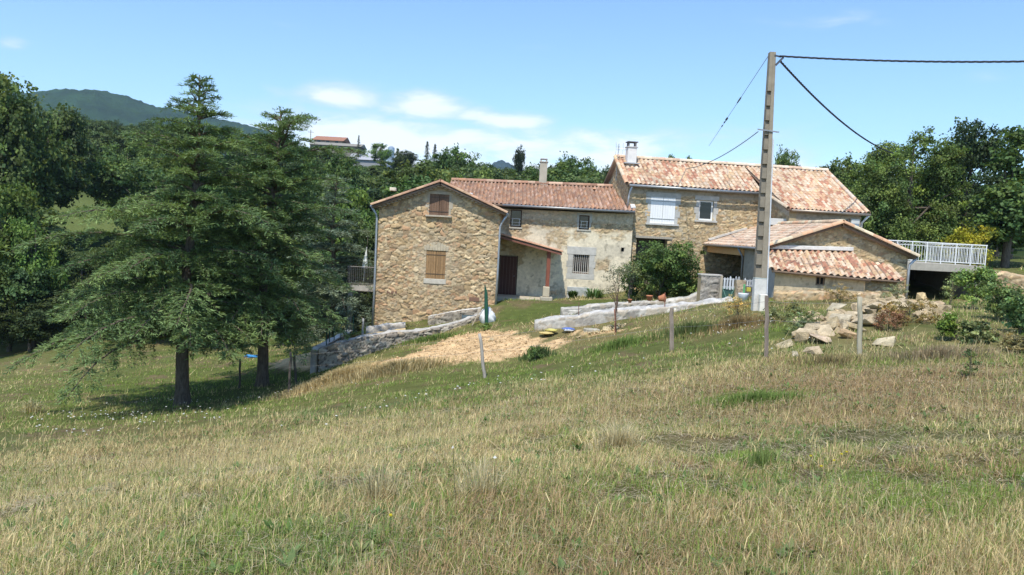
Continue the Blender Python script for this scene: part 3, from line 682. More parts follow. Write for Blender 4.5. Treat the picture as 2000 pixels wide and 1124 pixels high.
for i in range(5):
    a = u0 + .06 + (u1 - u0 - .12) * i / 5; pB.box(dmb, a + .004, a + (u1 - u0 - .12) / 5 - .004, z0, z1 - .06, -.16, -.10, tuple(np.array((.11, .055, .042)) * random.uniform(.85, 1.15)))
pB.box(dmb, u0 + .002, u0 + .055, z0, z1 - .002, -.18, -.06, (.13, .09, .07)); pB.box(dmb, u1 - .055, u1 - .002, z0, z1 - .002, -.18, -.06, (.13, .09, .07)); 
do = dmb.build('door', M['wood'], B); MB().tube([pB.w(u1 - .16, (z0 + z1) / 2, -.08), pB.w(u1 - .16, (z0 + z1) / 2, -.03)], .025, 8, (.3, .3, .3)).build('door_handle', M['metal'], do)
mb = MB(); r4 = pB.rect(1107, 561, 1150, 583); pB.box(mb, r4[0], r4[1], r4[2] - .3, r4[3], 0, .16, (.45, .46, .44)); mb.build('wall_plinth', M['concrete'], B, bevel=.02)
mb = MB(); u0, u1, z0, z1 = hh_; pB.box(mb, u0, u1, z0, z1, -.33, -.3, (.02, .02, .02)); mb.build('air_vent', M['stone'], B)  # black panel at the back of a small hole, painting its dark inside
# roof
ridgeL = P(868, 352, YB + 3.6); ridgeR = P(1209, 366, YB + 3.6); zrg = (ridgeL[2] + ridgeR[2]) / 2
eL = pB.w(-2.6, zBl + .10, .45); eR = pB.w(wBw + .02, zBr + .03, .45)
ridgeR = np.array([wBw + pB.o[0] - .1, YB + 3.6, ridgeR[2]])
rB = tile_roof(B, (pB.w(-2.6, 0)[0], YB + 3.6, ridgeL[2]), ridgeR, eL, eR, PAL_OLD + [(.48,.32,.24),(.42,.28,.2),(.30,.19,.14)], cw=.21, cl=.34, seed=9)
rB2 = tile_roof(B, ridgeR, (pB.w(-2.6, 0)[0], YB + 3.6, ridgeL[2]), (ridgeR[0], YB + 7.4, zBr), (pB.w(-2.6, 0)[0], YB + 7.4, zBl), PAL_OLD, seed=10)
barrel_row(rB, (pB.w(-2.6, 0)[0], YB + 3.6, ridgeL[2] + .03), ridgeR + np.array([0, 0, .03]), .12, PAL_OLD + [(.5,.34,.24)], 'ridge_tiles', seed=4)
mb = MB(); q = ridgeR; mb.hexa([(q[0] - .12, YB + 3.4, q[2] + .02), (q[0] + .06, YB + 3.4, q[2] + .02), (eR[0] + .06, YB - .1, eR[2] + .16), (eR[0] - .18, YB - .1, eR[2] + .16),
    (q[0] - .12, YB + 3.4, q[2] + .14), (q[0] + .06, YB + 3.4, q[2] + .14), (eR[0] + .06, YB - .1, eR[2] + .24), (eR[0] - .18, YB - .1, eR[2] + .24)], (.62, .62, .60)); mb.build('flashing', M['concrete'], rB)
plainwall(B, [pB.w(0, -4.6, -7.0), pB.w(wBw, -4.6, -7), pB.w(wBw, zBr, -7.0), pB.w(0, zBl, -7.0)])
pipe(B, [pB.w(.45, zBl + .05, .52), pB.w(wBw, zBr - .02, .52)], .065, (.30, .30, .29), 'gutter')
mb = MB(); c0 = P(1060, 356, YB + 3.7); ztp = P(1062, 318, YB + 3.7)[2]
mb.box((c0[0], YB + 3.7, (c0[2] - .6 + ztp) / 2), (.42, .42, ztp - c0[2] + .6), (.44, .40, .32)); mb.box((c0[0], YB + 3.7, ztp + .025), (.50, .50, .05), (.40, .36, .3)); ch = mb.build('chimney', M['render'], rB, bevel=.01)
mb = MB()
for sx in (-.16, .16): mb.box((c0[0] + sx, YB + 3.7, ztp + .11), (.07, .4, .12), (.40, .34, .28))
mb.box((c0[0], YB + 3.7, ztp + .19), (.40, .46, .04), (.42, .36, .30)); mb.build('chimney_cap', M['render'], B)
q = P(915, 381, YB + 1.1); mb = MB(); mb.box((q[0], YB + .9, q[2] + .02), (.50, .55, .14), (.66, .66, .64)); mb.build('skylight', M['paint'], B, bevel=.02)
for (px, py) in ((1160, 370), (918, 380)):
    pass
q = P(1160, 369, YB + 3.0); mb = MB(); mb.box((q[0], YB + 2.9, q[2]), (.16, .34, .07), (.75, .42, .26)); mb.build('replaced_tile', M['tile'], B)
# lean-to porch
LP = thing('porch', 'small red tiled porch roof over the brown door of the cream wing', 'porch', pB.w(2, -3.5, 1))
dY = 2.1
a_ = P(984, 462, YB - .02); b_ = P(1098, 492, YB - dY); c_ = np.array([b_[0], YB - .02, b_[2]]); d_ = np.array([pB.w(.1, 0)[0], YB - dY, P(975, 455, YB - dY)[2]])
aa = np.array([d_[0], YB - .02, d_[2]])
rl = tile_roof(LP, d_, aa, b_, c_, [(.50,.27,.17),(.46,.25,.16),(.56,.34,.22)], cw=.21, seed=12)
barrel_row(rl, d_ + np.array([0, -.04, .0]), b_ + np.array([0, -.04, 0]), .07, [(.55,.32,.2),(.5,.28,.18)], 'verge_tiles', seed=6)
MB().bar(d_ + np.array([0, -.02, -.14]), b_ + np.array([0, -.02, -.14]), .07, .09, (.23, .10, .07)).build('fascia_board', M['wood'], rl)
pxp = P(1068, 560, YB - dY + .25); zq = P(1067, 560, YB - dY + .25)[2]; gz = h1(pxp[0], YB - dY + .25)
tz = d_[2] + (b_[2] - d_[2]) * (pxp[0] - d_[0]) / (b_[0] - d_[0]) - .14
mb = MB(); mb.box((pxp[0] + .02, YB - dY + .25, (zq + tz) / 2), (.19, .19, tz - zq), (.24, .085, .055)); mb.build('post', M['wood'], LP, bevel=.01)
mb = MB(); mb.box((pxp[0] - .02, YB - dY + .25, zq - .26), (.34, .34, .52), (.52, .45, .33)); mb.box((pxp[0], YB - dY + .25, (zq - .52 + gz - .3) / 2), (.62, .5, abs(zq - .52 - gz + .3)), (.42, .38, .30)); mb.build('pedestal', M['render'], LP, bevel=.04)
mb = MB(); gz2 = P(1030, 583, YB - 1.6)[2]; mb.box((P(1012, 583, YB - 1.6)[0], YB - .95, gz2 - .15), (2.5, 1.85, .32), (.50, .44, .34)); mb.build('step', M['concrete'], LP, bevel=.02)

# ---------------------------------------------------------------- C: tall house
HC = 8.0; YC = 42.3; pc = Pl(P(1226, 400, YC)[0], YC, HC)
CH = thing('stone_farmhouse', 'tall stone farmhouse with white shutters under a patchwork orange and cream tiled roof', 'house', pc.w(4, -3))
zC = pc.uv(1350, 358)[1]; zCl = zC; wC = pc.uv(1485, 400)[0]
s1 = pc.rect(1270, 386, 1318, 437); s2 = pc.rect(1365, 392, 1393, 431); op = pc.rect(1240, 466, 1300, 560)
def maskC(u, v):
    m = .95 * sstep(v, zC - .80 + .12 * (fbm(u * 2, v * 2, 88) - .5) * 2, zC - .62)
    return np.clip(m, 0, 1)
relief_wall(CH, pc, 0, wC + .4, -4.5, zC, [s1, s2, (op[0], op[1], op[2], op[3])], 'coursed', 9, .036, maskC, (.40, .36, .29))
shutters(CH, pc, s1, .01, (.84, .84, .82), (.30, .31, .30), planks=5, paint=True); quoins(CH, pc, s1, .20, (.48, .47, .43), lint=.26, sill=.10, seed=8, wob=.08, sillout=.08)
winframe(CH, pc, s2, -.08, .085, (.80, .80, .78)); quoins(CH, pc, s2, .20, (.50, .48, .43), lint=.24, sill=.10, seed=9, wob=.07, sillout=.06)
mb = MB(); pc.box(mb, op[0] - .1, op[1] + .25, op[3], op[3] + .12, -.1, .10, (.38, .34, .27)); mb.build('lintel', M['wood'], CH)
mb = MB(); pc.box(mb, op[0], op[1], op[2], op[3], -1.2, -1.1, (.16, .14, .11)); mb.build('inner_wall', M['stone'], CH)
# gable end (left side)
dC = 4.3
pside = Pl(pc.w(0, 0, -dC)[0], pc.w(0, 0, -dC)[1], 0); pside.u = pc.n.copy(); pside.n = -pc.u.copy(); 
ridge_d = 2.25
zR = P(1207, 307, YC + 2.3)[2]
def topS(u): u = np.asarray(u); return zC + (zR - zC) * (1 - np.abs(u - (dC - ridge_d)) / np.where(u > dC - ridge_d, ridge_d, dC - ridge_d)) - .08
relief_wall(CH, pside, 0, dC, -4.5, topS, [], 'coursed', 14, .04)
# main roof, left part
ovC = .42; sC = (zR - zC) / ridge_d
uX = pc.uv(1482, 367)[0]
tlc = pc.w(-.25, zR, -ridge_d); 
wR = pc.uv(1690, 412)[0]
# find right end of ridge so that it projects near px 1620
uR = None
for u in np.arange(6, 20, .05):
    p = np.array(pc.w(u, zR, -ridge_d)); d = np.linalg.inv(M3) @ p; px = 1000 + F_PX * d[0] / -d[2]
    if px >= 1614: uR = u; break
rC = tile_roof(CH, tlc, pc.w(uX, zR, -ridge_d), pc.w(-.25, zC - sC * ovC, ovC), pc.w(uX, zC - sC * ovC, ovC), PAL_NEW, cw=.25, cl=.36, amp=.033, seed=21, pat=.3)
# right part comes further forward and lower (catslide)
dE = 3.4; zE = zC - sC * dE
zE = P(1620, 412, 40)[2]; sE = sC
uRe = uR - .72
rC2 = tile_roof(CH, pc.w(uX, zR, -ridge_d), pc.w(uR, zR, -ridge_d), pc.w(uX + .05, zE, dE), pc.w(uRe, zE, dE), PAL_NEW, cw=.25, cl=.36, amp=.033, seed=22, pat=.3)
rC3 = tile_roof(CH, pc.w(uR, zR, -ridge_d), tlc, pc.w(uR, zC - .1, -dC - .3), pc.w(-.25, zC - .1, -dC - .3), PAL_NEW, cw=.25, cl=.40, seed=23, pat=.45)
barrel_row(rC, tlc, pc.w(uR, zR + .03, -ridge_d), .13, [(.66,.52,.38),(.6,.42,.3),(.7,.58,.46)], 'ridge_tiles', seed=7)
barrel_row(rC, tlc, pc.w(-.25, zC - sC * ovC, ovC), .10, [(.68,.5,.3),(.6,.36,.22),(.7,.56,.4)], 'verge_tiles', seed=8)
barrel_row(rC2, pc.w(uX + .02, zC - sC * ovC + .03, ovC), pc.w(uX + .05, zE + .03, dE), .09, [(.55,.45,.33),(.5,.38,.26)], 'verge_tiles', seed=9)
barrel_row(rC2, pc.w(uR, zR, -ridge_d), pc.w(uRe, zE + .03, dE), .10, [(.62,.42,.28),(.6,.5,.4)], 'verge_tiles', seed=10)
scallops(CH, pc, 0, wC, zC - .42, .22); scallops(CH, pc, 0, wC, zC - .26, .32)
pipe(CH, [pc.w(-.1, zC - sC * ovC - .10, ovC + .06), pc.w(uX, zC - sC * ovC - .10, ovC + .06)], .07, (.34, .35, .35), 'gutter')
pipe(CH, [pc.w(.05, zC - sC * ovC - .15, ovC), pc.w(.03, zC - .75, .14), pc.w(.0, zC - .95, .12), pc.w(-.04, zBt + .3, .12)], .05, (.50, .53, .56))
# catslide: side wall and front wall
pe = Pl(pc.w(uX + .3, 0, 0)[0], pc.w(uX + .3, 0, 0)[1], 0); pe.u = pc.n.copy(); pe.n = -pc.u.copy()
def topE(u): return zC + (zE - zC) * np.asarray(u) / dE - .10
relief_wall(CH, pe, 0, dE - .25, -4.2, topE, [], 'coursed', 17, .045, lambda u, v: np.clip(.8 * sstep(v, topE(u) - .5, topE(u) - .3), 0, 1), (.40, .36, .29))
pf = Pl(pc.w(0, 0, dE - .3)[0], pc.w(0, 0, dE - .3)[1], HC)
hwE = pf.rect(1641, 427, 1659, 442)
relief_wall(CH, pf, uX + .3, uRe - .2, -3.0, zE - .02, [hwE], 'coursed', 19, .05, lambda u, v: np.clip(.75 + 0 * u, 0, 1), (.42, .36, .28))
winframe(CH, pf, hwE, -.08, .04, (.72, .72, .70), mull=1)
mb = MB(); u0, u1, z0, z1 = hwE; pf.box(mb, u1 + .05, u1 + .50, z0 - .2, z1, .05, .09, (.60, .60, .58)); mb.build('shutter', M['paint'], CH)
pipe(CH, [pf.w(uX + .2, zE - .08, .42), pf.w(uRe + .05, zE - .08, .42)], .06, (.40, .33, .26), 'gutter')
pipe(CH, [pf.w(uRe, zE - .1, .40), pf.w(uRe - .2, zE - .5, .12), pf.w(uRe - .22, zE - 2, .12)], .06, (.62, .60, .57))
plainwall(CH, [pc.w(uRe - .2, -3, dE - .3), pc.w(uR - .1, -3, -dC), pc.w(uR - .1, zC - .1, -dC), pc.w(uR - .1, zR - .1, -ridge_d), pc.w(uRe - .2, zE - .1, dE - .3)], (.42, .36, .28))
plainwall(CH, [pc.w(0, -3, -dC), pc.w(uR - .1, -3, -dC), pc.w(uR - .1, zC - .15, -dC), pc.w(0, zC - .15, -dC)], (.42, .36, .28))
# chimney of C
cd = ridge_d - .35
bc = P(1244, 322, 44.6); cx, cy = pc.w(pc.uv(1244, 330)[0] + .12, 0, -cd + .2)[:2]
zt = P(1245, 290, cy)[2]; zb0 = P(1243, 322, cy)[2]
mb = MB(); mb.box((cx, cy, (zt + zb0 - .5) / 2), (.50, .50, zt - zb0 + .5), (.70, .67, .63), R(HC)); mb.box((cx, cy, zt + .03), (.58, .58, .06), (.5, .48, .45), R(HC)); ch = mb.build('chimney', M['render'], rC, bevel=.01)
mb = MB(); 
for sx in (-.19, .19):
    for sy in (-.19, .19): mb.box((cx + sx, cy + sy, zt + .17), (.09, .09, .22), (.16, .15, .15))
mb.box((cx, cy, zt + .305), (.56, .56, .05), (.13, .12, .12), R(HC)); mb.build('chimney_cap', M['concrete'], CH)
mb = MB(); mb.box((cx, cy - .28, zb0 + .03), (.85, .35, .06), (.52, .50, .48), R(HC)); mb.build('chimney_flashing', M['metal'], CH)
# aerial
an = thing('tv_aerial', 'thin metal television aerial on the left end of the patchwork tiled roof', 'aerial', pc.w(-.05, zR, -ridge_d - .3)); ax, ay, _ = pc.w(-.1, zR, -ridge_d + .5)
q = P(1207, 290, ay)[2]; ax = P(1206, 300, ay)[0]
MB().tube([(ax, ay, zR - 1.3), (ax + .05, ay, q + .25)], .018, 6, (.30, .31, .32)).build('mast', M['metal'], an)
mb = MB(); mb.tube([(ax - .1, ay, q), (ax + .62, ay - .1, q - .03)], .010, 5, (.35, .36, .37))
for k, (dx, hh2) in enumerate(((-.08, .33), (.02, .12), (.12, .12), (.30, .30), (.42, .10), (.52, .10))): mb.tube([(ax + dx - .03, ay - .02, q + hh2), (ax + dx, ay, q), (ax + dx - .03, ay + .02, q - hh2)], .008, 5, (.35, .36, .37))
mb.build('antenna', M['metal'], an)

# ---------------------------------------------------------------- F: gabled outbuilding with loggia, E: lean-to
YF = 33.0; pF = Pl(P(1500, 480, YF)[0], YF, 0); FB = thing('outbuilding', 'low gabled stone outbuilding with pale tiled roof and open side loggia behind the power pole', 'outbuilding', pF.w(3, -1.5))
wF = pF.uv(1773, 500)[0]; upF, zpF = pF.uv(1640, 436); zlF = pF.uv(1500, 479)[1]; zrF = pF.uv(1783, 498)[1]
def topF(u): u = np.asarray(u); return np.where(u < upF, zlF + (zpF - zlF) * u / upF, zpF + (zrF - zpF) * (u - upF) / (wF - upF)) - .10
ledge = pF.rect(1497, 481, 1662, 489)
relief_wall(FB, pF, 0, wF, -3.2, topF, [], 'coursed', 24, .034, lambda u, v: np.clip(.75 * sstep(-(u - 1.0), -.5, .6) * sstep(-v, -.15, .1), 0, 1), (.46, .40, .30))
depF = 10.6; sF = (zpF - zlF) / upF; sFr = (zpF - zrF) / (wF - upF)
PALF = [(.64,.44,.30),(.68,.52,.38),(.60,.38,.26),(.70,.56,.42),(.62,.46,.34)]
rF1 = tile_roof(FB, pF.w(upF, zpF, .30), pF.w(upF, zpF, -depF), pF.w(-.30, zlF - .3 * sF, .30), pF.w(-.30, zlF - .3 * sF, -depF + .7), PALF, cw=.24, cl=.38, seed=31, n_=6)
rF2 = tile_roof(FB, pF.w(upF, zpF, -depF), pF.w(upF, zpF, .30), pF.w(wF + .25, zrF - .2 * sFr, -5), pF.w(wF + .25, zrF - .2 * sFr, .30), PALF, cw=.24, cl=.38, seed=32)
PV = [(.62,.50,.34),(.58,.42,.28),(.66,.55,.38),(.60,.36,.22)]
barrel_row(rF1, pF.w(upF, zpF + .02, .34), pF.w(-.30, zlF - .3 * sF + .02, .34), .105, PV, 'verge_tiles', seed=11); barrel_row(rF2, pF.w(upF, zpF + .02, .34), pF.w(wF + .25, zrF - .2 * sFr + .02, .34), .105, PV, 'verge_tiles', seed=12)
barrel_row(rF1, pF.w(upF, zpF + .04, .38), pF.w(upF, zpF + .04, -depF), .11, PV, 'ridge_tiles', seed=13)
q0 = P(1385, 459, 43.4); mb = MB(); mb.bar(pF.w(-.1, zlF + .12, -depF + .75), pF.w(upF - .9, zpF - .22, -depF + .45), .25, .10, (.60, .56, .50)); mb.build('flashing', M['concrete'], rF1)
pipe(FB, [pF.w(-.34, zlF - .3 * sF - .05, .3), pF.w(-.34, zlF - .3 * sF - .05, -depF + .8)], .05, (.28, .28, .28), 'gutter')
pipe(FB, [pF.w(-.34, zlF - .3 * sF - .06, -3.2), pF.w(-.10, zlF - .6, -3.2), pF.w(-.08, -2.3, -3.2)], .045, (.25, .26, .28))
pipe(FB, [pF.w(wF + .25, zrF - .12, .25), pF.w(wF + .05, zrF - .42, .14), pF.w(wF + .03, zrF - .7, .12), pF.w(wF + .02, -2.6, .12)], .055, (.50, .52, .55))
# left side: loggia. plane running back from the front corner
pG = Pl(pF.w(0, 0)[0], YF + depF, 0); pG.u = np.array([0., -1, 0]); pG.n = np.array([-1., 0, 0])
o0 = .55; o1 = pG.uv(1455, 500)[0]; zo = zlF - .05
def sp_(a, b, z0_, z1_): return None
relief_wall(FB, pG, o1, depF, -3.4, zlF - .12, [], 'coursed', 27, .045, lambda u, v: np.clip(.85 + 0 * u, 0, 1), (.36, .33, .27))
zpan = P(1455, 500, YF + depF - o1)[2]
mb = MB(); pG.box(mb, o0, o1, zpan, zlF - .12, -.12, .10, (.66, .38, .16)); mb.build('lintel_panel', M['wood'], FB)  # colour raised to stand in for sunlight that the eave blocks
mb = MB(); pG.box(mb, .1, o0 - .003, -3.4, zlF - .12, -.25, .02, (.30, .27, .24)); mb.build('corner_post', M['render'], FB)
xb = pF.w(0, 0)[0]
mb = MB(); mb.hexa([(xb + 2.0, YF + 3, -3.4), (xb + 2.1, YF + 3, -3.4), (xb + 2.1, YF + depF, -3.4), (xb + 2.0, YF + depF, -3.4), (xb + 2.0, YF + 3, zlF + .4), (xb + 2.1, YF + 3, zlF + .4), (xb + 2.1, YF + depF, zlF + .4), (xb + 2.0, YF + depF, zlF + .4)], (.28, .26, .24)); mb.build('inner_wall', M['render'], FB)
pI = Pl(xb + 1.95, YF + depF, 0); pI.u = np.array([0., -1, 0]); pI.n = np.array([-1., 0, 0])
winframe(FB, pI, (1.6, 3.6, -2.6, -.75), .06, .08, (.36, .36, .36), mull=1, name='glazed_door'); winframe(FB, pI, (4.4, 6.0, -2.6, -.75), .06, .08, (.36, .36, .36), mull=1, name='glazed_door')
# white flat ledge seen above the roof, against the farmhouse
mb = MB(); q = P(1520, 428, 40.5); mb.box((q[0], 40.9, q[2] - .15), (1.3, .8, .34), (.58, .57, .54)); mb.build('render_block', M['render'], CH, bevel=.02)
# E lean-to
E = thing('lean_to', 'low stone lean-to with a bright patchwork clay tile roof in front of the gabled outbuilding', 'lean-to', pF.w(2, -1.6, 1.6))
tl = P(1496, 487, YF - .06); tr = P(1664, 491, YF - .06); bl = P(1509, 527, YF - 2.2); br = P(1702, 545, YF - 3.0)
rE = tile_roof(E, tl, tr, bl, br, PAL_NEW, cw=.235, cl=.34, amp=.04, seed=41, pat=.25, n_=8)
tr2 = P(1735, 518, YF - .06); br2 = P(1766, 549, YF - 2.0); tl2 = P(1672, 505, YF - .06); bl2 = P(1694, 543, YF - 2.0)
rE2 = tile_roof(E, tl2, tr2, bl2, br2, PAL_NEW, cw=.235, cl=.34, amp=.045, seed=42, pat=.4)
mb = MB(); mb.bar(tl + np.array([-.1, -.05, .10]), tr + np.array([.0, -.05, .09]), .22, .16, (.66, .64, .60)); mb.build('flashing', M['concrete'], rE, bevel=.02)
barrel_row(rE, tl + np.array([-.05, 0, .02]), bl + np.array([-.05, 0, .02]), .10, PAL_NEW, 'verge_tiles', seed=14)
fl = bl + np.array([.22, .35, 0]); frr = br + np.array([-.1, .35, 0]); an_ = math.degrees(math.atan2(frr[1] - fl[1], frr[0] - fl[0]))
pE = Pl(fl[0], fl[1], an_); wE = float(np.hypot(*(frr - fl)[:2])); hwe = pE.rect(1593, 540, 1611, 558)
def topEf(u): return bl[2] + (br[2] - bl[2]) * np.asarray(u) / wE + .02
relief_wall(E, pE, 0, wE, -3.0, topEf, [hwe], 'coursed', 33, .034, lambda u, v: np.clip(.95 * sstep(v, -1.9, -1.65), 0, 1), (.52, .43, .28))
winframe(E, pE, hwe, -.1, .05, (.34, .24, .16), mull=1, mat='wood')
plainwall(E, [(fl[0], fl[1], -3), (fl[0], YF, -3), (fl[0], YF, tl[2] - .05), (fl[0], fl[1], bl[2])], (.40, .38, .34), mat='render')
fr2 = br2 + np.array([-.1, .3, 0]); pE2 = Pl(frr[0], fr2[1] , 0); relief_wall(E, pE2, -.3, fr2[0] - frr[0], -3.0, br2[2] + .02, [], 'coursed', 35, .04)
plainwall(E, [(frr[0], frr[1], -3), (frr[0], YF, -3), (frr[0], YF, tr[2] - .05), (frr[0], frr[1], br[2])], (.42, .36, .26))
plainwall(E, [(fr2[0], fr2[1], -3), (fr2[0], YF, -3), (fr2[0], YF, tr2[2] - .05), (fr2[0], fr2[1], br2[2])], (.42, .36, .26))

# ---------------------------------------------------------------- terrace on the right
YT = 38.0; pT = Pl(P(1722, 500, YT)[0], YT, 0); T_ = thing('terrace', 'raised concrete terrace with a white balustrade over a dark open undercroft', 'terrace', pT.w(2, -1.2))
wT = pT.uv(1928, 500)[0]; zT = pT.uv(1860, 517)[1]
mb = MB(); pT.box(mb, 0, wT, zT - .36, zT, -6, 0, (.40, .37, .31)); mb.build('slab', M['concrete'], T_, bevel=.01)
mb = MB(); pT.box(mb, .2, wT + .2, -3.5, zT - .37, -6.3, -6.0, (.10, .09, .08)); pT.box(mb, wT - .35, wT, -3.5, zT - .363, -6, -.25, (.30, .27, .22)); pT.box(mb, .1, .4, -3.5, zT - .363, -6, -.25, (.25, .22, .18)); mb.build('support_wall', M['stone'], T_)  # near-black back wall: the undercroft's shade put into its colour
mb = MB(); zt = zT + .98; WH = (.76, .77, .76)
n = 7
for k in range(n + 1):
    u = .03 + (wT - .06) * k / n; mb.tube([pT.w(u, zT, -.06), pT.w(u, zt, -.06)], .026, 8, WH)
for z_, r_ in ((zt, .028), (zt - .16, .016), (zT + .10, .016)): mb.tube([pT.w(0, z_, -.06), pT.w(wT, z_, -.06), pT.w(wT - .03, z_, -5.8)], r_, 6, WH)
k = 0.03
while k < wT: mb.tube([pT.w(k, zT + .10, -.06), pT.w(k, zt - .16, -.06)], .011, 5, WH); k += .135
for k in range(40): mb.tube([pT.w(wT - .03, zT + .10, -.06 - k * .14), pT.w(wT - .03, zt - .16, -.06 - k * .14)], .011, 5, WH)
for k in range(30):     # small scroll ornaments between the two top rails
    u = .2 + (wT - .4) * k / 29; mb.tube([pT.w(u - .06, zt - .13, -.06), pT.w(u, zt - .05, -.06), pT.w(u + .06, zt - .13, -.06)], .008, 4, WH)
mb.build('balustrade', M['paint'], T_)
# ================================================================== SKY-LINE BUILDINGS FAR BEHIND
def far_house(px0, px1, pyb, pyt, Y, depth, wallc, roofc, name, label, cat, ridge=.9, axis='x', windows=0):
    a = P(px0, (pyb + pyt) / 2, Y); b = P(px1, (pyb + pyt) / 2, Y); zb_ = P((px0 + px1) / 2, pyb, Y)[2]; zt_ = P((px0 + px1) / 2, pyt, Y)[2]
    r = thing(name, label, cat, ((a[0] + b[0]) / 2, Y, zb_)); x0, x1 = a[0], b[0]; mb = MB()
    mb.hexa([(x0, Y, zb_ - 6), (x1, Y, zb_ - 6), (x1, Y + depth, zb_ - 6), (x0, Y + depth, zb_ - 6), (x0, Y, zt_), (x1, Y, zt_), (x1, Y + depth, zt_), (x0, Y + depth, zt_)], wallc); mb.build('wall', M['render'], r)
    mb = MB(); e = .5; hz = zt_ + ridge
    if axis == 'x':
        p = [(x0 - e, Y - e, zt_ - .1), (x1 + e, Y - e, zt_ - .1), (x1 + e, Y + depth + e, zt_ - .1), (x0 - e, Y + depth + e, zt_ - .1), (x0 - e, Y + depth / 2, hz), (x1 + e, Y + depth / 2, hz)]
        mb.add(p, [(0, 1, 5, 4), (3, 4, 5, 2), (0, 4, 3), (1, 2, 5), (0, 3, 2, 1)], roofc)
    else:
        xm = (x0 + x1) / 2; p = [(x0 - e, Y - e, zt_ - .1), (x1 + e, Y - e, zt_ - .1), (x1 + e, Y + depth + e, zt_ - .1), (x0 - e, Y + depth + e, zt_ - .1), (xm, Y - e, hz), (xm, Y + depth + e, hz)]
        mb.add(p, [(0, 4, 5, 3), (1, 2, 5, 4), (0, 1, 4), (3, 5, 2), (0, 3, 2, 1)], roofc)
    mb.build('roof', M['tile'], r)
    for i in range(windows):
        u = x0 + (x1 - x0) * (i + .6) / (windows + .2); m2 = MB(); m2.box((u, Y - .02, (zb_ + zt_) / 2 + .6), (1.0, .10, 1.3), (.10, .11, .13)); m2.build('window', M['glass'], r)
    return r
far_house(612, 668, 291, 274, 262, 12, (.30, .24, .18), (.34, .17, .11), 'hilltop_house', 'hilltop house with a red brown roof above the long grey shed', 'house', 1.8, 'x', 3)
far_house(606, 702, 300, 284, 250, 10, (.22, .195, .165), (.27, .25, .21), 'farm_shed', 'long low grey farm shed on the hilltop below the red roofed house', 'shed', 1.2)
far_house(683, 742, 318, 312, 238, 10, (.30, .30, .31), (.38, .38, .40), 'barn', 'barn with a pale grey metal roof between the trees on the hill', 'barn', 2.0)
far_house(775, 838, 338, 332, 228, 9, (.20, .18, .16), (.40, .39, .36), 'field_shelter', 'low open shelter with a pale flat roof among the hill trees right of the silo', 'shelter', .8)
a = P(763, 315, 232); zt = P(763, 289, 232)[2]; si = thing('silo', 'pale blue cylindrical silo standing beside a round tree on the hilltop', 'silo', a)
MB().tube([(a[0], 232, a[2] - 5), (a[0], 232, zt)], 1.0, 20, (.45, .54, .64)).build('tank', M['metal'], si, smooth=False); MB().tube([(a[0], 232, zt), (a[0], 232, zt + .5)], [1.03, .3], 20, (.5, .56, .62)).build('cap', M['metal'], si)
a = P(606, 286, 258); zt = P(605, 254, 258)[2]; o_ = thing('utility_pole', 'tiny far utility pole on the ridge left of the hilltop house', 'pole', a)
MB().tube([(a[0], 258, a[2] - 5), (a[0], 258, zt)], .13, 6, (.25, .22, .19)).build('shaft', M['wood'], o_); MB().bar((a[0] - .9, 258, zt - .7), (a[0] + .9, 258, zt - .7), .12, .12, (.25, .22, .19)).build('crossarm', M['wood'], o_)

